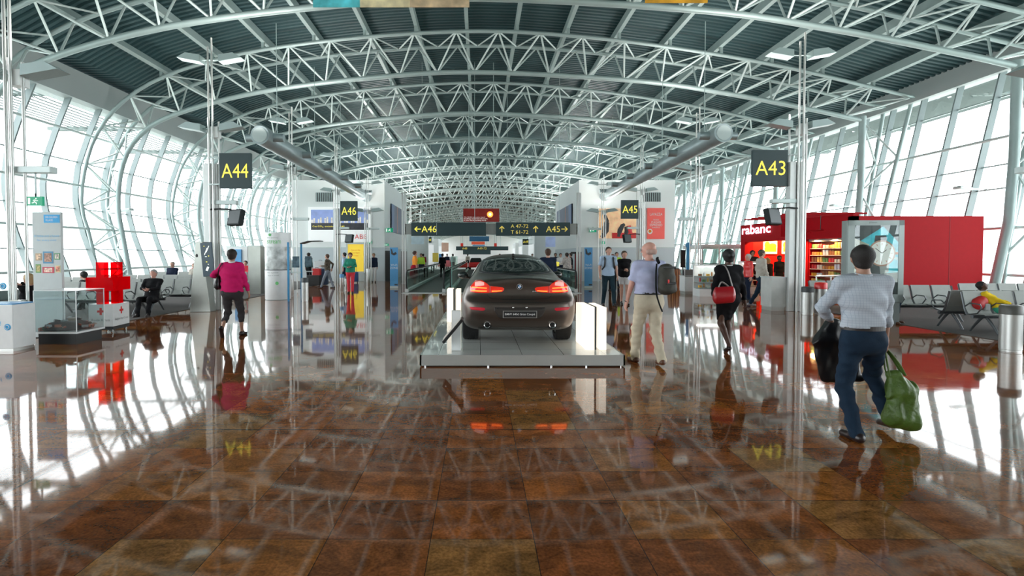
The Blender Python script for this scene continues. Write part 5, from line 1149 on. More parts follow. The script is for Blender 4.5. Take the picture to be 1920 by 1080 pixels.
cluster((9.4, 31.2, 0), 'pole cluster carrying the A45 sign in front of the right block', screen=(-1, 2.6), clad='one'); cluster((-8.35, 31.3, 0), 'pole cluster carrying the A46 sign in front of the left block', screen=(1, 2.6), armside=1, clad='one')
for j, yy in enumerate((47.5, 56, 65, 76)):  # added clusters: their stronger uplights brighten the far end of the hall
    for xx, sd in ((-8.35, 'left'), (9.4, 'right')): cluster((xx, yy, 0), 'steel pole cluster with uplights, added to brighten the far hall on the %s, %s beyond the white blocks' % (sd, ['first', 'second', 'third', 'fourth'][j]), clad=False, armside=1 if xx < 0 else -1)
cluster((-6.7, 32.0, 0), 'pole cluster at the inner corner of the left block', H=6.2, armside=1, clad=False); cluster((7.4, 32.3, 0), 'pole cluster at the inner corner of the right block', H=6.2, clad=False)
t = exit_sign(65, 377, 9.88, 17, 'large green exit sign under a lamp arm near the left edge'); q = MB(); q.bb((-.012, .02, .05), (.012, .04, 3.17 - t.location.z)); q.build('hanger', steel, t)
t = thing('electrical_cabinet', 'brushed steel cabinet panel between the poles at the far left', 'cabinet', tuple(A(32, 645, 9.75).xy) + (0,)); q = MB(); q.bb((-.12, 0, 0), (.10, .12, .82)); q.build('panel', dsteel, t, bevel=.01)
# ------------------------------------------------------------------ moving walkways
rg = glass('rail_glass', (.72, .84, .80)); belt = mat('walkway_belt', (.055, .062, .058), .5, .3)
def walkway(x0, x1, y0, y1, label):
    t = thing('moving_walkway', label, 'moving walkway', ((x0 + x1) / 2, y0, 0), 0, 'moving walkways'); w2 = (x1 - x0) / 2
    q = MB(); q.bb((-w2 + .1, -.3, 0), (w2 - .1, y1 - y0, .03)); q.build('belt', belt, t)
    q = MB(); q.bb((-w2 - .1, -.9, 0), (w2 + .1, -.3, .015)); q.build('floor_plate', alu, t)
    for sg in (-1, 1):
        x = sg * w2; b = bpy.data.objects.new('balustrade', None); C.objects.link(b); b.parent = t; b.location = (x, 0, 0)
        q = MB(); q.bb((-.01, .2, .12), (.01, y1 - y0, .90)); q.build('glass_panel', rg, b)
        q = MB(); q.bb((-.08, 0, 0), (.08, y1 - y0, .14)); q.build('skirt', alu, b)
        q = MB(); P = [(0, .35, .10), (0, .02, .18), (0, -.12, .45), (0, -.08, .75), (0, .12, .93), (0, .5, .96), (0, y1 - y0, .96)]
        R_p = resample(P[:-1], 30) + [V3(P[-1])]; q.path(R_p, .038, 8, flat=.8); q.build('handrail', rubber, b, smooth=True)
        q = MB(); q.bb((-.03, .3, .90), (.03, y1 - y0, .925)); q.build('rail_profile', alu, b)
walkway(-3.2, -1.55, 23.6, 60, 'glass sided moving walkway, leftmost of three, left of the car'); walkway(-1.25, .3, 23.6, 60, 'glass sided moving walkway just left of the car roof'); walkway(2.75, 4.3, 23.6, 60, 'glass sided moving walkway right of the car')
t = thing('car', 'small red car shown far down the hall between the walkways', 'car', (-.35, 63, 0)); q = MB(); q.bb((-.85, -1.9, .2), (.85, 1.9, .8)); q.build('body', red_pl, t, bevel=.15); q = MB(); q.box((0, 0, 1.05), (1.5, 2.2, .5), taper=.75); q.build('cabin', black, t, bevel=.08)
for x in (-.7, .7):
    for y in (-1.2, 1.2): q = MB(); q.tube((x - .1, y, .3), (x + .1, y, .3), .3, 20); q.build('wheel', rubber, t, smooth=True)
# ------------------------------------------------------------------ seating
seatm = mat('perforated_grey', (.27, .29, .275), .5, .15, var=.05); cast = mat('cast_aluminium', (.16, .17, .18), .35, .7)
SW = .53
def seat_row(t, n, off=0.0, back=1):
    """n seats along x facing -y (back=1) or +y (back=-1)"""
    for i in range(n):
        x = (i + .5) * SW + off; s = bpy.data.objects.new('seat', None); C.objects.link(s); s.parent = t; s.location = (x, 0, 0); s.rotation_euler = (0, 0, 0 if back > 0 else PI)
        q = MB(); q.strip([(0, -.46, .42), (0, -.40, .435), (0, -.15, .40), (0, -.04, .41)], (SW - .05, 0, 0), .02); q.build('seat_pan', seatm, s)
        q = MB(); q.strip([(0, -.05, .41), (0, .02, .52), (0, .10, .80), (0, .125, .88)], (SW - .05, 0, 0), .02); q.build('backrest', seatm, s)
def bench_kids(t, n, double):
    seat_row(t, n)
    if double:
        t2 = bpy.data.objects.new('rear_seat_bank', None)
    q = MB(); q.tube((0, -.18, .36), (n * SW, -.18, .36), .035, 8); q.build('beam', cast, t)
    for i in range(n + 1):
        x = i * SW; q = MB(); q.path([(x, .10, .86), (x, .0, .50), (x, -.06, .39)], .022, 6, flat=.5); q.path([(x, .0, .56), (x, -.12, .64), (x, -.36, .63), (x, -.40, .56), (x, -.30, .44), (x, -.1, .40)], .014, 6); q.build('armrest', cast, t, smooth=True)
    for x in ([.25, n * SW - .25] if n > 2 else [n * SW / 2]):
        for sg in (-1, 1):
            q = MB(); q.path([(x, -.18 + sg * .06, .34), (x, -.18 + sg * .22, .17), (x, -.18 + sg * .34, .015)], [.03, .026, .02], 8); q.build('leg', cast, t, smooth=True)
def bench(loc, n, label, rz=0, group='metal waiting benches'):
    t = thing('waiting_bench', label, 'bench', loc, rz, group); bench_kids(t, n, False); return t
left_rows = ((-14.3, 11.9, 6, 'nearest row, behind the charity display'), (-11.8, 14.95, 5, 'row with the slouched person in black'), (-11.9, 17.0, 6, 'second row with a steel end frame'), (-15.2, 18.4, 6, 'row behind the red cross'), (-15.4, 20.6, 9, 'long row before the windows'), (-14.9, 24.4, 9, 'row with people by the far windows'), (-14.5, 27.9, 7, 'furthest row near the tall partition'))
for x, y, n, lb in left_rows:
    bench((x, y, 0), n, 'grey metal bench on the left carpet, ' + lb)
b2 = bench((-11.8 + 5 * SW, 15.35, 0), 5, 'grey metal bench back to back behind the slouched person in black', PI)
bench((-11.9 + 6 * SW, 17.4, 0), 6, 'grey metal bench back to back with the second row on the left', PI)
bench((10.32, 11.3, 0), 6, 'grey metal bench with the sleeping young person in yellow', -.05)
bench((10.32 + 6 * SW, 11.62, 0), 6, 'grey metal bench back to back behind the sleeping young person', PI - .05)
bench((9.45, 13.55, 0), 5, 'grey metal bench stretching behind the watch advert'); bench((12.95, 14.3, 0), 7, 'grey metal bench at the right edge behind the sleeper'); bench((9.9, 15.9, 0), 4, 'grey metal bench furthest back beside the red wall')
# ------------------------------------------------------------------ left charity corner
plex = glass('plexiglass', (.90, .94, .94)); redplex = bpy.data.materials.new('red_plexiglass'); redplex.use_nodes = True
_n = redplex.node_tree; _o = _n.nodes['Material Output']; _p = _n.nodes['Principled BSDF']; _p.inputs['Base Color'].default_value = (.85, .0, .015, 1); _p.inputs['Roughness'].default_value = .12
_t = _n.nodes.new('ShaderNodeBsdfTransparent'); _t.inputs[0].default_value = (.95, .02, .04, 1); _m = _n.nodes.new('ShaderNodeMixShader'); _m.inputs[0].default_value = .35
_tl = _n.nodes.new('ShaderNodeBsdfTranslucent'); _tl.inputs[0].default_value = (.9, .01, .02, 1); _m2 = _n.nodes.new('ShaderNodeMixShader'); _m2.inputs[0].default_value = .5
_n.links.new(_p.outputs[0], _m2.inputs[1]); _n.links.new(_tl.outputs[0], _m2.inputs[2]); _n.links.new(_t.outputs[0], _m.inputs[1]); _n.links.new(_m2.outputs[0], _m.inputs[2]); _n.links.new(_m.outputs[0], _o.inputs[0])
c = G(142, 646); t = thing('display_case', 'clear plexiglass case on a black base holding a heap of scrap', 'display case', (c.x - .36, c.y + .36, 0))
q = MB(); q.bb((-.34, -.34, 0), (.36, .32, .20)); q.build('base', black, t)
q = MB(); q.bb((-.39, -.38, .20), (.40, .36, .235)); q.build('tray', whitep, t)
q = MB(); q.bb((-.385, -.375, .235), (.395, -.367, .99)); q.bb((-.385, .35, .235), (.395, .355, .99)); q.bb((-.385, -.375, .235), (-.378, .355, .99)); q.bb((.388, -.375, .235), (.395, .355, .99)); q.build('pane', plex, t)
q = MB(); q.bb((-.39, -.38, .985), (.40, .36, .998)); q.build('lid', whitep, t)
for x, y in ((-.385, -.375), (.391, -.375), (.391, .352), (-.385, .352)): q = MB(); q.bb((x - .006, y - .006, .235), (x + .006, y + .006, .99)); q.build('edge', mat('edge_white', (.9, .92, .92), .3), t)
scr = [mat('scrap_%d' % i, c_, .6) for i, c_ in enumerate(((.30, .05, .03), (.04, .10, .05), (.35, .30, .25), (.06, .05, .05), (.45, .18, .12), (.30, .33, .34)))]
for i in range(98):
    x = random.uniform(-.36, .36); y = random.uniform(-.35, .33); hh = .20 * math.exp(-((x + .02) / .28) ** 2) * (1 - .5 * abs(y)) + .012; s_ = random.uniform(.05, .11)
    q = MB(); q.box((x * .92, y * .92, .245 + hh * random.uniform(.3, 1)), (s_, s_ * random.uniform(.4, 1), s_ * random.uniform(.2, .6)), Matrix.Rotation(random.uniform(0, 3), 3, 'Z') @ Matrix.Rotation(random.uniform(-.5, .5), 3, 'X')); q.build('scrap_piece', scr[i % 6], t)
q = MB(); S = SDF((-.4, -.4, .2), (.42, .4, .5), .02)
for x in (-.20, -.05, .1): S.cone((x, -.15, .22), (x, .15, .22), .17, .17, k=.08, fold=.004)
S.plane((0, 0, .236), -Z_); S.plane((-.36, 0, 0), -X_); S.plane((.36, 0, 0), X_); S.plane((0, -.34, 0), -Y_); S.plane((0, .33, 0), Y_); nbuild(S.mesh(), 'scrap_heap', scr[3], t)
t = thing('banner_stand', 'tall pale grey panel about a home and a future for every child', 'panel', (A(91, 600, 10.62).x, 10.62, 0)); w2 = .285
q = MB(); q.bb((-w2, 0, 0), (w2, .06, 2.50)); q.build('panel', mat('panel_grey', (.56, .60, .60), .5), t, bevel=.004)
q = MB(); q.bb((-.05, -.006, 2.29), (.265, 0, 2.45)); q.build('blue_label', mat('label_blue', (.04, .42, .82), .5), t)
text('SOS CHILDREN\nVILLAGES', (.11, -.01, 2.37), .10, white, t, world=False, width=.24); lb_ = mat('text_blue', (.15, .50, .80), .5)
text('A home and a future', (0, -.004, 2.03), .045, lb_, t, world=False, width=.50); text('for every child', (0, -.004, 1.94), .045, lb_, t, world=False, width=.38)
for i, (x, z, w_, h_, c_) in enumerate(((-.17, 1.61, .12, .14, (.55, .38, .22)), (.02, 1.60, .20, .24, (.10, .30, .48)), (.20, 1.62, .11, .13, (.12, .35, .16)), (-.18, 1.38, .10, .17, (.16, .36, .10)), (.02, 1.35, .23, .12, (.62, .06, .10)), (.21, 1.37, .10, .14, (.75, .68, .40)))):
    q = MB(); q.bb((x - w_ / 2, -.006, z - h_ / 2), (x + w_ / 2, 0, z + h_ / 2)); q.build('picture', mat('pic_%d' % i, c_, .5), t)
    q = MB(); q.bb((x - w_ * .36, -.009, z - h_ * .36), (x + w_ * .36, -.006, z + h_ * .36)); q.build('picture_centre', mat('picc_%d' % i, [(.7, .5, .35), (.45, .25, .18), (.8, .7, .6), (.6, .5, .2), (.9, .6, .5), (.8, .3, .2)][i], .5, var=.9, vscale=30), t)
# donation box with red cross
t = thing('donation_box', 'white box on castors topped by a red plexiglass cross', 'donation box', (-7.93, 11.42, 0), .10)
wx, wy = .24, .31; q = MB(); q.bb((-wx, -wy, .15), (wx, wy, .62)); q.build('box', whitep, t, bevel=.004); q = MB(); q.bb((-wx, -wy, .08), (wx, wy, .15)); q.build('base', mat('base_dark', (.03, .035, .04), .5), t)
for x in (-.19, .19):
    for y in (-.25, .25): q = MB(); q.tube((x - .012, y, .035), (x + .012, y, .035), .035, 12); q.tube((x, y, .03), (x, y, .08), .01, 6); q.build('castor', chrome, t, smooth=True)
q = MB(); q.bb((-wx - .03, -wy - .02, .90), (wx + .02, wy + .02, 1.18)); q.build('cross_bar', redplex, t)
for x, y in ((0, -wy + .08), (wx - .08, 0)):
    q = MB(); q.bb((x - .08, y - .08, .62), (x + .08, y + .08, .90)); q.build('lower_cross_arm', redplex, t); q = MB(); q.bb((x - .08, y - .08, 1.18), (x + .08, y + .08, 1.50)); q.build('upper_cross_arm', redplex, t)
for (o, r) in (((0, -wy - .003, .47), V3((1, 0, 0))), ((wx + .003, 0, .47), V3((0, 1, 0)))):
    q = MB(); q.prism([(-.022, -.075), (.022, -.075), (.022, -.022), (.07, -.022), (.07, .022), (.022, .022), (.022, .075), (-.022, .075), (-.022, .022), (-.07, .022), (-.07, -.022), (-.022, -.022)], o, r, Z_, .004); q.build('red_cross_mark', red_pl, t)
text('Belgian Red Cross', (wx + .004, 0, .29), .06, mgrey, t, r=V3((0, 1, 0)), world=False, width=.48); text('Rode Kruis', (0, -wy - .004, .29), .05, mgrey, t, world=False, width=.36)
# left edge white charity stand
g = G(8, 660); t = thing('charity_stand', 'white stand with a round blue emblem cut by the left edge', 'stand', (g.x - .12, g.y + .25, 0)); q = MB(); q.bb((-.35, -.22, .05), (.25, .25, .80)); q.build('body', whitep, t, bevel=.01); q = MB(); q.bb((-.35, -.20, 0), (.23, .23, .05)); q.build('base', brushed, t)
q = MB(); q.bb((-.35, -.20, .80), (.23, .23, .82)); q.build('blue_top', blue, t)
for z, x, s_ in ((.42, .16, .055), (1.12, .10, .06)):
    q = MB(); disc(q, (x, -.225, z), s_, n=28); q.build('emblem', mat('emblem_blue', (.04, .40, .75), .5), t); q = MB(); q.path([(x + s_ * .6 * math.cos(a), -.232, z + s_ * .6 * math.sin(a)) for a in [2 * PI * i / 14 for i in range(15)]], .004, 6); q.build('emblem_ring', white, t)
q = MB(); q.bb((-.3, -.22, .82), (.2, -.21, 1.3)); q.build('clear_pane', plex, t); text('unicef', (-.06, -.226, .48), .07, MATS['emblem_blue'], t, world=False)
# stainless information totem with map board
g = G(380, 584); t = thing('information_totem', 'tapered stainless steel totem with a dark map board', 'totem', (g.x, g.y, 0))
q = MB(); P = [(-.30, 0), (.28, 0), (.17, .75), (.15, 1.30), (.10, 2.03), (-.10, 2.03), (-.13, 1.3)]
q.prism([(-.30, 0), (.30, 0), (.24, .5), (.16, 1.16), (.10, 2.03), (-.10, 2.03), (-.20, 1.0)], (0, -.15, 0), X_, Z_, .35); q.build('shell', dsteel, t, bevel=.01)
q = MB(); disc(q, (-.07, -.156, 1.63), .05, sx=.7); q.build('round_emblem', black, t)
R = Matrix.Rotation(.09, 3, 'Y'); q = MB(); q.box((.235, -.14, 1.52), (.33, .05, .98), Matrix.Rotation(-.09, 3, 'Y')); q.build('map_board', mat('board_navy', (.035, .07, .10), .3), t, bevel=.01)
for x, z, w_, h_, m in ((.20, 1.75, .02, .22, wglow), (.25, 1.82, .02, .2, wglow), (.15, 1.90, .03, .02, yellow), (.28, 1.62, .03, .02, yellow), (.20, 1.60, .05, .02, wglow), (.22, 1.45, .04, .02, yellow), (.24, 1.25, .06, .12, wglow), (.27, 1.38, .03, .02, wglow)):
    q = MB(); q.box((x, -.168, z), (w_, .004, h_), Matrix.Rotation(.4 if h_ > .1 else 0, 3, 'Y')); q.build('map_mark', m, t)
# round advertising pillar
g = G(513, 563); t = thing('advertising_pillar', 'round white pillar with green lettering and a glazed middle', 'pillar', (g.x, g.y + .45, 0)); r_ = .46
H_ = 2.47
q = MB(); q.lathe([(r_, .02), (r_, 1.10)], n=40); q.build('lower_drum', whitep, t, smooth=True); q = MB(); q.lathe([(r_ - .02, 0), (r_ - .02, .02)], n=30); q.build('base', steel, t)
q = MB(); q.lathe([(r_ - .01, 1.10), (r_ - .01, 1.95)], n=40); q.build('glazed_drum', mat('pillar_picture', (.52, .55, .54), .1, var=.7, vscale=3.5), t, smooth=True)
q = MB(); q.lathe([(r_ + .02, 1.95), (r_ + .02, H_)], n=40); q.build('upper_drum', whitep, t, smooth=True); q = MB(); q.lathe([(r_ + .01, 1.085), (r_ + .01, 1.115)], n=40); q.build('ring', dgrey, t)
gt = mat('green_text', (.15, .55, .18), .5); text('stream', (.05, -r_ - .025, 2.13), .13, gt, t, world=False, width=.5); text('the journey', (0, -r_ - .025, 2.27), .06, mgrey, t, world=False, width=.4); text('For a greener', (0, -r_ - .006, 1.0), .06, mgrey, t, world=False, width=.4); text('way to travel', (0, -r_ - .006, .9), .06, mgrey, t, world=False, width=.4)
q = MB(); disc(q, (.14, -r_ - .02, .62), .06); q.build('green_dot', gt, t); q = MB(); disc(q, (-.1, -r_ - .03, 2.38), .05); q.build('green_leaf', gt, t)
# internet kiosk frames with blue edges
for px, lb in ((537, 'beside the round pillar'), (562, 'between the pillar and the bins')):
    g = G(px, 566 if px < 550 else 560); t = thing('kiosk_frame', 'blue edged upright kiosk screen %s' % lb, 'kiosk', (g.x, g.y + .2, 0)); q = MB(); q.bb((-.02, -.03, 0), (.03, .05, 2.1)); q.build('blue_edge', mat('kiosk_blue', (.05, .32, .62), .4), t)
    q = MB(); q.bb((.05, .05, 1.0), (.42, .10, 1.04)); q.build('shelf', steel_l, t); q = MB(); q.bb((.12, .08, 1.2), (.36, .12, 1.6)); q.build('screen', mat('kiosk_screen', (.12, .20, .25), .2, var=.5, vscale=6), t)
    if px > 550: q = MB(); q.strip([(0, .1, 2.08), (.3, .1, 2.17), (.75, .1, 2.18)], (0, .5, 0), .03); q.build('canopy', dgrey, t)
# partitions on the left
for px0, px1, py0, py1, Y, m, lb in ((465, 489, 462, 551, 22.5, dsteel, 'tall brushed steel partition at the carpet end'), (424, 464, 463, 505, 29, white, 'white partition behind the seated people in red'), (562, 720, 0, 0, 0, None, '')):
    if m is None: continue
    a = A(px0, py0, Y); b = A(px1, py1, Y); t = thing('partition', lb, 'partition', (a.x, Y, 0)); q = MB(); q.bb((0, 0, 0), (b.x - a.x, .5, a.z)); q.build('panel', m, t)
    q = MB(); q.bb((-.02, -.01, a.z), (b.x - a.x + .02, .51, a.z + .04)); q.build('cap', steel_l, t)
t = thing('poster', 'narrow blue poster on the white partition', 'poster', tuple(A(443, 478, 28.9))); q = MB(); q.bb((-.1, 0, -.6), (.25, .1, .3)); q.build('sheet', blue, t)
# luggage heap near the pale wall
for i, (px, py, Y, sz, c_, lb) in enumerate(((594, 508, 28.5, (.42, .3, .26), (.55, .02, .02), 'bright red'), (606, 512, 29, (.5, .35, .5), (.03, .06, .12), 'dark blue'), (601, 498, 29.6, (.6, .4, .5), (.6, .62, .62), 'white'), (589, 521, 28.4, (.7, .4, .3), (.02, .02, .02), 'black low'))):
    g = A(px, py, Y); t = thing('luggage', '%s piece of luggage on the trolley by the pale wall' % lb, 'luggage', (g.x, Y, 0)); q = MB(); q.bb((-sz[0] / 2, -sz[1] / 2, .03), (sz[0] / 2, sz[1] / 2, max(g.z + sz[2] / 2, .3))); q.build('shell', mat('lug_%d' % i, c_, .5), t, bevel=.04)
    q = MB(); q.path([(-.08, 0, max(g.z + sz[2] / 2, .3)), (-.08, 0, max(g.z + sz[2] / 2, .3) + .05), (.08, 0, max(g.z + sz[2] / 2, .3) + .05), (.08, 0, max(g.z + sz[2] / 2, .3))], .01, 5); q.build('handle', black, t)
# bins
def bin_(px, pyb, hpx, wpx, cap, label):
    g = G(px, pyb); s = F / g.y; h = hpx / s; r = wpx / s / 2; t = thing('waste_bin', label, 'bin', (g.x, g.y + r, 0), 0, 'cylindrical steel bins')
    q = MB(); q.lathe([(r * .96, 0), (r * .96, .03), (r, .035), (r, h * .80)], n=32); q.build('drum', brushed, t, smooth=True); q = MB(); q.lathe([(r * 1.03, h * .80), (r * 1.03, h * .97), (r * .9, h), (r * .6, h), (r * .55, h * .9)], n=32); q.build('lid', cap, t, smooth=True); return t
bin_(1520, 590, 52, 21, dgrey, 'steel bin with a dark lid next to the red lidded one'); bin_(1545, 590, 60, 21, red_pl, 'steel bin with a bright red lid'); bin_(1911, 661, 88, 34, mat('lid_grey', (.10, .10, .09), .4), 'large steel bin cut by the right edge')
bin_(570, 565, 44, 13, dgrey, 'steel bin beside the blue edged kiosks'); bin_(640, 548, 34, 8, blue, 'steel bin with a blue lid at the A46 poles, left one'); bin_(649, 545, 28, 6, dgrey, 'slim steel bin at the A46 poles, right one')
bin_(690, 539, 35, 6, alu, 'slim steel bollard bin near the yellow advert'); bin_(545, 556, 40, 8, whitep, 'pale bin just right of the round pillar')
# ------------------------------------------------------------------ watch advert totem
a = A(1593, 413, 12.6); b = A(1690, 610, 12.6); t = thing('advert_totem', 'grey glazed advert totem showing a big wristwatch', 'advert', ((a.x + b.x) / 2, 12.6, 0), -.06); w2 = (b.x - a.x) / 2; H_ = a.z
tf = mat('totem_grey', (.30, .35, .34), .35, .3)
q = MB(); q.bb((-w2, .03, .52), (w2, .26, H_)); q.build('housing', tf, t, bevel=.01); q = MB(); q.bb((-w2 + .12, .05, 0), (w2 - .04, .24, .52)); q.build('pedestal', mat('pedestal_grey', (.22, .25, .25), .4), t)
q = MB()
for lo, hi in (((-w2, 0, .55), (-w2 + .15, .03, H_)), ((w2 - .12, 0, .55), (w2, .03, H_)), ((-w2, 0, .55), (w2, .03, .72)), ((-w2, 0, H_ - .12), (w2, .03, H_))): q.bb(lo, hi)
q.build('frame', tf, t); y_ = .02
pw0, pw1, pz0, pz1 = -w2 + .15, w2 - .12, .72, H_ - .12
q = MB(); q.bb((pw0, y_, pz0), (pw1, .03, pz1)); q.build('poster', mat('poster_dark', (.06, .07, .07), .4, var=.6, vscale=3), t)
cx = .14; cz = 1.69
q = MB(); q.prism([(pw0 + .12, pz1 - .38), (pw0 + .55, pz1 - .1), (pw1 - .35, pz1 - .02), (pw1, pz1 - .4), (pw1, pz0 + .52), (pw1 - .25, pz0 + .50), (pw0 + .5, pz1 - .75)], (0, y_ - .002, 0), X_, Z_, .002); q.build('turquoise_area', mat('poster_turquoise', (.03, .36, .42), .4, emit=.5, var=.7, vscale=4), t)
q = MB(); q.prism([(pw0, pz0 + .3), (pw0 + .30, pz0 + .3), (pw0 + .34, pz1 - .45), (pw0, pz1 - .3)], (0, y_ - .003, 0), X_, Z_, .002); q.build('beige_area', mat('poster_beige', (.42, .40, .30), .4, emit=.2, var=.4, vscale=3), t)
q = MB(); q.prism([(pw1 - .45, pz0 + .95), (pw1, pz0 + .80), (pw1, pz0 + .87), (pw1 - .45, pz0 + 1.0)], (0, y_ - .004, 0), X_, Z_, .002); q.build('white_streak', mat('poster_pale', (.6, .8, .8), .4), t)
q = MB(); q.prism([(cx - .17, cz + .26), (cx + .12, cz + .26), (cx + .10, cz + .42), (cx - .15, cz + .42)], (0, y_ - .004, 0), X_, Z_, .002); q.build('watch_strap', ink, t)
q = MB(); q.prism([(cx - .02, cz - .50), (cx + .16, cz - .45), (cx + .18, cz - .2), (cx - .05, cz - .2)], (0, y_ - .004, 0), X_, Z_, .002); q.build('watch_strap', mat('strap_silver', (.55, .52, .48), .3), t)
q = MB(); disc(q, (cx, y_ - .006, cz), .31, n=40); q.build('watch_case', mat('watch_gold', (.60, .30, .20), .35, .2), t)
q = MB(); disc(q, (cx, y_ - .010, cz), .275, n=40); q.build('watch_dial', mat('watch_cream', (.75, .72, .66), .3, emit=.3), t)
for i in range(12):
    an = 2 * PI * i / 12; q = MB(); q.box((cx + .22 * math.sin(an), y_ - .013, cz + .22 * math.cos(an)), (.012, .003, .05), Matrix.Rotation(an, 3, 'Y')); q.build('hour_mark', MATS['watch_gold'], t)
for an, ln in ((.9, .13), (-.9, .19)): q = MB(); q.box((cx + ln / 2 * math.sin(an), y_ - .016, cz + ln / 2 * math.cos(an)), (.012, .003, ln), Matrix.Rotation(an, 3, 'Y')); q.build('watch_hand', ink, t)
q = MB(); q.box((cx + .335, y_ - .01, cz), (.06, .01, .06)); q.build('crown', MATS['watch_gold'], t)
text('JCDecaux', (-.08, -.004, H_ - .055), .04, ink, t, world=False)
q = MB(); q.bb((pw0, .004, pz0), (pw1, .008, pz1)); q.build('glass_cover', plex, t)
# ------------------------------------------------------------------ red shop
P0 = A(1845, 405, 18.0); cX = 12.6; t = thing('red_shop', 'red walled snack shop with glowing wall pictures and a sign fascia', 'shop', (cX, 18.0, 0)); H_ = P0.z; xr = P0.x - cX
L0 = 7.7
q = MB(); q.bb((0, 0, 0), (xr, .25, H_)); q.build('front_wall', red, t)
for x in (xr * .30, xr * .74): q = MB(); q.bb((x, -.006, 0), (x + .01, 0, H_)); q.build('panel_joint', mat('joint_red', (.2, .003, .006), .5), t)
q = MB(); q.bb((0, 0, 2.25), (.2, L0, H_ + .1)); q.build('fascia', red, t)
q = MB(); q.bb((-.9, 2.7, 2.35), (.0, 2.8, H_ + .1)); q.build('fascia_return', red, t)
q = MB(); q.bb((0, 0, 0), (.2, .55, 2.25)); q.bb((0, 2.75, 0), (.3, 3.25, 2.25)); q.bb((0, L0 - .4, 0), (.4, L0, 2.25)); q.build('pillar', red, t)
q = MB(); q.bb((xr - .2, .25, 0), (xr, L0, H_)); q.build('outer_wall', red, t); q = MB(); q.bb((.4, L0 - .2, 0), (xr, L0, H_)); q.build('back_wall', mat('inner_red', (.65, .01, .01), .4), t); q = MB(); q.bb((.2, .25, H_ - .06), (xr, L0, H_)); q.build('roof_slab', red, t)
for k in range(7): q = MB(); q.bb((-1.5 + .0 * k, 1.0 + k * .55, H_ + .14), (1.2, 1.05 + k * .55, H_ + .20)); q.build('roof_slat', red, t)
vm = mat('sign_violet_white', (.95, .93, 1), .4, emit=1.8, ecol=(.85, .8, 1))
text('rabanc', (cX - .04, 18 + L0 - 1.45, 2.82), .42, vm, t, r=V3((0, -1, 0)), width=2.5, bold=.02)
q = MB()
for an in (0, PI / 3, -PI / 3, ): q.box((-.05, 3.55, 2.75), (.02, .07, .62), Matrix.Rotation(an + .3, 3, 'X'))
q.build('star_mark', white, t)
# interior pictures on the back wall facing the hall
Yw = 18 + L0 - .22
for x0, x1 in ((1431, 1456), (1466, 1490)):
    a = A(x0, 443, Yw); b = A(x1, 476, Yw); q = MB(); q.bb((a.x, Yw - .05, b.z), (b.x, Yw, a.z)); q.build('lit_picture', mat('picture_cream', (1, .78, .5), .4, emit=1.1), t, world=True)
    q = MB(); m_ = (a + b) / 2; q.sphere((m_.x - .15, Yw - .05, m_.z), .13, 12, (1, .1, 1.3)); q.sphere((m_.x + .1, Yw - .05, m_.z - .05), .17, 12, (1.1, .1, .8)); q.bb((a.x + .05, Yw - .06, b.z + .1), (b.x - .05, Yw - .05, b.z + .3)); q.build('food_print', mat('picture_orange', (1, .33, .02), .4, emit=1.0), t, world=True)
# wall shelf unit
t2 = thing('shelf_unit', 'red framed wall shelf filled with packets and cups', 'shelf', (cX + .2, 18.6, 0)); q = MB(); q.bb((.45, 0, 0), (.5, 2.1, 2.15)); q.build('back_panel', mat('shelf_back', (.5, .12, .06), .5), t2); zs = [.55, .85, 1.12, 1.38, 1.64, 1.90]
for z in zs: q = MB(); q.bb((.02, .03, z - .02), (.45, 2.07, z)); q.build('shelf_board', mat('shelf_white', (.8, .7, .62), .4), t2)
for y in (0, 2.08): q = MB(); q.bb((0, y, 0), (.5, y + .04, 2.2)); q.build('side_panel', red, t2)
q = MB(); q.bb((0, 0, 2.15), (.5, 2.12, 2.25)); q.build('top_panel', mgrey, t2)
pk = [mat('pack_%d' % i, c_, .45) for i, c_ in enumerate(((.85, .45, .05), (.6, .25, .08), (.8, .75, .65), (.7, .05, .05), (.15, .30, .10), (.9, .6, .15), (.3, .12, .05), (.75, .75, .8)))]
n_ = 0
proto = {}
for zi, z in enumerate(zs):
    for k in range(12):
        key = (zi * 3 + k // 2) % 8; hh = [.12, .16, .20][(zi + k // 4) % 3]
        p0 = (cX + .30, 18.72 + k * .165, z)
        if (key, hh) not in proto:
            q = MB(); q.bb((-.06, -.06, 0), (.06, .06, hh)); o = q.build('packet', pk[key], bevel=.012); proto[(key, hh)] = o
        else: o = proto[(key, hh)].copy(); C.objects.link(o)
        o.location = p0; tag(o, 'snack packet on the red wall shelf', 'packet', 'packets on the red wall shelf')
# counters
marb = mat('pale_marble', (.62, .64, .62), .3, var=.12, vscale=3); inox = brushed
def counter(px0, px1, pyb, hpx, label, depth=.6, m=marb, topm=None):
    a = G(px0, pyb); b = G(px1, pyb); h = hpx * a.y / F; t = thing('counter', label, 'counter', ((a.x + b.x) / 2, a.y + depth / 2, 0)); w2 = (b.x - a.x) / 2
    q = MB(); q.bb((-w2 + .02, -depth / 2 + .03, 0), (w2 - .02, depth / 2 - .02, .12)); q.build('plinth', inox, t); q = MB(); q.bb((-w2, -depth / 2, .12), (w2, depth / 2, h)); q.build('body', m, t); q = MB(); q.bb((-w2 - .02, -depth / 2 - .02, h), (w2 + .02, depth / 2 + .02, h + .03)); q.build('top', topm or steel_l, t); return t, w2, h
t, w2, h = counter(1446, 1473, 583, 62, 'pale marble counter pedestal left of the A43 poles'); 
t, w2, h = counter(1284, 1306, 552, 34, 'white service block with a dark steel top beside the slim poles', m=whitep); q = MB(); q.bb((-w2, -.31, h - .02), (w2, -.30, h + .28)); q.build('steel_box', mat('box_steel', (.25, .24, .24), .35, .5), t)
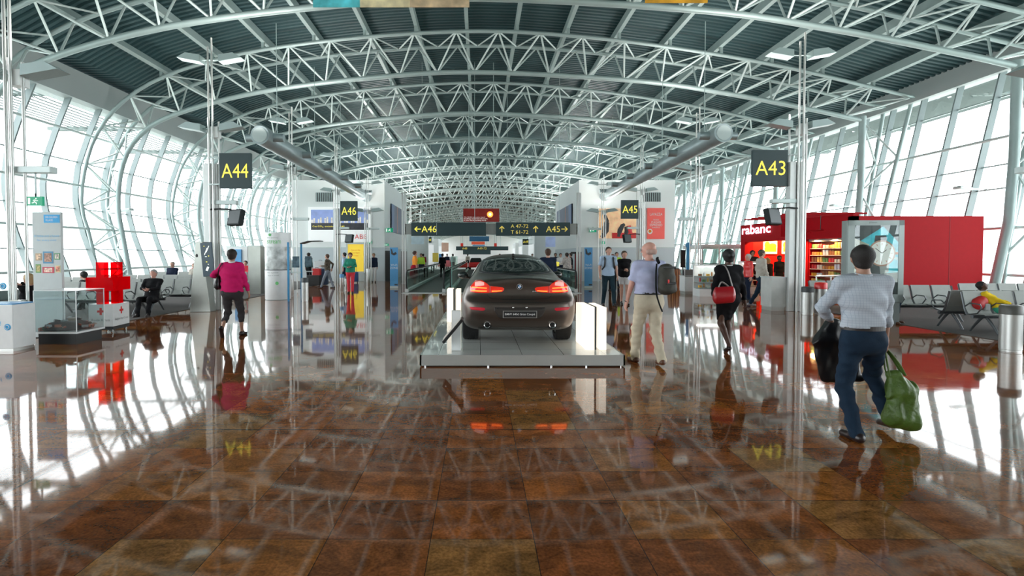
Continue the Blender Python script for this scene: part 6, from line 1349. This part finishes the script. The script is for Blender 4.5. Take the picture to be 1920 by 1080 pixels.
for k in range(4):
    q = MB(); q.lathe([(.035, 0), (.035, .22)], n=12); o = q.build('bottle', [ink, red_pl, whitep, dred][k], smooth=True); tag(o, '%s bottle on the steel topped service block' % ['black', 'red', 'white', 'crimson'][k], 'bottle'); o.location = (t.location.x - .2 + .13 * k, t.location.y, h + .03)
# chilled display
def chill(px0, px1, pyt, pyb, label, Y=None):
    a = G(px0, pyb); b = G(px1, pyb); s = F / a.y; H = 1.65 - (pyt - HY) / s; t = thing('chilled_display', label, 'display counter', (a.x, a.y, 0)); w_ = b.x - a.x
    q = MB(); q.bb((0, 0, 0), (w_, .7, .30)); q.build('base', whitep, t); q = MB(); q.bb((0, .6, .3), (w_, .7, H)); q.build('back', whitep, t); q = MB(); q.bb((-.02, .05, H), (w_ + .02, .72, H + .04)); q.build('top', whitep, t)
    for z in (.32, .55, .78): q = MB(); q.bb((0, .1, z), (w_, .6, z + .02)); q.build('shelf', steel_l, t)
    q = MB(); q.bb((0, .02, .3), (w_, .03, H)); q.build('front_glass', plex, t)
    q = MB(); q.bb((0.02, .3, H - .06), (w_ - .02, .36, H - .03)); q.build('lamp', mat('counter_lamp', (1, .97, .92), .5, emit=6), t)
    n = int(w_ / .17)
    for zi, z in enumerate((.34, .57, .80)):
        for k in range(n):
            q = MB(); x = .12 + k * (w_ - .2) / n; m = pk[(k + zi * 3) % 8]
            if (k + zi) % 2: q.lathe([(.035, 0), (.035, .12), (.015, .17)], n=8)
            else: q.bb((-.05, -.06, 0), (.05, .06, .09))
            o = q.build('food_item', m); o.location = (a.x + x, a.y + .28, z); tag(o, 'food or drink item inside the %s' % ('left chilled display' if px0 < 1350 else 'right glass counter'), 'food item', 'items in the ' + ('left chilled display' if px0 < 1350 else 'right glass counter'))
    return t
chill(1312, 1366, 498, 556, 'white chilled display full of drinks and snacks, left of the red bagged person'); chill(1398, 1425, 492, 551, 'glass food counter between the red top and the beige jacket')
# glass room behind
for px0, px1, lb in ((1316, 1362, 'glazed white framed booth behind the chilled display'),):
    a = A(px0, 462, 27); b = A(px1 + 50, 462, 27); t = thing('glass_booth', lb, 'booth', (a.x, 27, 0)); w_ = b.x - a.x
    q = MB(); q.bb((0, 0, 0), (w_, 2.5, .9)); q.bb((0, 0, a.z - .12), (w_, 2.5, a.z + .1)); q.build('white_body', whitep, t)
    for x in (0, w_ * .33, w_ * .62, w_ - .08): q = MB(); q.bb((x, -.02, .9), (x + .06, .04, a.z)); q.build('post', whitep, t)
    q = MB(); q.bb((0, 0, .9), (w_, .01, a.z)); q.build('glazing', rg, t)
t = thing('cash_register', 'black cash register screen on the white chilled display', 'cash register', (A(1338, 490, 21.8).x, 21.8, .92)); q = MB(); q.bb((-.16, -.03, .08), (.16, .02, .38)); q.build('screen', black, t, bevel=.01); q = MB(); q.bb((-.1, -.06, 0), (.1, .1, .08)); q.build('foot', black, t)
a = G(1255, 541); t = thing('wooden_barrel', 'striped wooden barrel shaped table near the block corner', 'table', (A(1264, 520, 26.5).x, 26.5, 0))
for k in range(18):
    an = 2 * PI * k / 18; q = MB(); q.path([(math.cos(an) * r__, math.sin(an) * r__, z) for r__, z in ((.22, 0), (.27, .4), (.22, .95))], .05, 5); q.build('stave', mat('stave_%d' % (k % 2), ((.45, .20, .07), (.25, .10, .04))[k % 2], .5), t)
q = MB(); q.lathe([(.26, .95), (.26, .99)], n=24); q.build('top', black, t)
t = thing('speaker_stand', 'black upright box on a stand near the right block corner', 'equipment', (A(1281, 500, 27.5).x, 27.5, 0)); q = MB(); q.bb((-.11, 0, 1.0), (.11, .1, 1.9)); q.build('box', black, t); q = MB(); q.bb((-.03, .02, 0), (.03, .08, 1.0)); q.build('stem', steel, t)
t = thing('blue_sign_post', 'slim blue sign post beside the slim poles on the right', 'sign post', (A(1290, 500, 25).x, 25, 0)); q = MB(); q.bb((-.06, 0, 0), (.06, .05, 2.1)); q.build('post', mat('post_blue', (.05, .35, .7), .4), t); q = MB(); disc(q, (0, -.01, 2.1), .13); q.build('round_head', MATS['post_blue'], t)
t = thing('rail_barrier', 'steel queue rail in front of the shelf shop', 'barrier', (11.2, 17.0, 0))
q = MB(); q.tube((-.25, .3, .96), (1.0, .9, .96), .03); q.build('top_bar', brushed, t)
for x, y in ((-.25, .3), (.45, .64), (1.0, .9)): q = MB(); q.tube((x, y, 0), (x, y, .96), .02); q.build('post', brushed, t)
a = A(1503, 440, 19.5); t = thing('hanging_spot_bar', 'dark red hanging bar with small spotlights before the shelves', 'lamp bar', (11.6, 19.0, 2.45)); q = MB(); q.tube((-.7, 0, 0), (.65, .0, .08), .03); q.build('bar', red, t); q = MB(); q.tube((.55, 0, .08), (.55, 0, .6), .012); q.build('rod', black, t); q = MB(); q.lathe([(.08, -.08), (.05, 0)], (.1, 0, 0), 12); q.build('spot', red, t)
# shop lamps
for x, y, p in ((cX + .25, 19.2, 90), (cX + .25, 20.2, 90), (cX + 1.0, 24.6, 90), (cX + 2.0, 24.6, 70)):
    d = bpy.data.lights.new('shop_spot', 'AREA'); d.size = .3; d.energy = p; d.color = (1, .55, .22); o = bpy.data.objects.new('shop_spot', d); C.objects.link(o); o.location = (x, y, 2.2 if y < 21 else 2.8)
for x, y, z, lb in ((-17.6, 25.9, 3.8, 'left windows, nearer one'), (-17.6, 33.1, 3.8, 'left windows, farther one'), (-17.6, 40.3, 3.8, 'left windows, farthest one'), (18.9, 20.3, 4.15, 'right windows at the red wall corner'), (18.9, 27.5, 4.15, 'right windows above the watch advert'), (18.9, 34.7, 4.15, 'right windows above the shop sign')):
    sg = -1 if x < 0 else 1; t = thing('window_lamp', 'small pale flood lamp on a rail across the ' + lb, 'lamp', (x, y, z)); q = MB(); q.tube((sg * .35, 0, 0), (-sg * .35, 0, .0), .03, 8); q.build('arm', steel_l, t)
    q = MB(); q.box((-sg * .55, 0, .02), (.5, .34, .12), Matrix.Rotation(sg * .15, 3, 'Y')); q.build('lamp_head', steel_l, t, bevel=.03)
# ------------------------------------------------------------------ hanging banners near the roof
for px0, px1, pyb, cols, lb in ((587, 880, 13, ((0, .3, (.10, .55, .62)), (.3, .62, (.85, .72, .45)), (.62, 1, (.75, .55, .35))), 'colourful turquoise and beige printed banner under the nearest truss'), (1210, 1327, 5, ((0, 1, (.85, .42, .03)),), 'orange printed banner under the nearest truss right of the centre')):
    Y = 13.0; a = A(px0, pyb, Y); b = A(px1, pyb, Y); t = thing('roof_banner', lb, 'banner', (a.x, Y, a.z))
    for i, (u0, u1, c_) in enumerate(cols):
        q = MB(); q.bb(((b.x - a.x) * u0, 0, 0), ((b.x - a.x) * u1, .03, 1.1)); q.build('print', mat('rb_%s_%d' % (lb[:3], i), c_, .6, var=.6, vscale=2), t)
    q = MB(); q.tube((.2, .015, 1.1), (.2, .015, 4.0), .012); q.tube((b.x - a.x - .2, .015, 1.1), (b.x - a.x - .2, .015, 4.0), .012); q.build('hanger', steel, t)

# hangers for everything that hangs
for o in list(C.objects):
    if o.parent is None and o.get('category') and (o.name.startswith(('hanging_banner', 'direction_sign', 'hanging_lamp', 'exit_sign')) or (o.name.startswith('gate_sign') and o.location.y > 40)):
        ks = [k for k in KIDS(o) if k.name.startswith(('panel', 'plate'))]
        if not ks: continue
        bx = [V3(c) for c in ks[0].bound_box]; x0 = min(v.x for v in bx); x1 = max(v.x for v in bx); zt = max(v.z for v in bx)
        top = outer_h(o.location.x) + .80 - o.location.z
        if abs(o.location.y - 33.62) < .1 or o.location.y < 12: continue
        for x in (x0 + (x1 - x0) * .15, x1 - (x1 - x0) * .15): q = MB(); q.tube((x, .03, zt), (x, .03, top), .012 if o.location.y < 40 else .02, 5); q.build('hanger', steel, o)
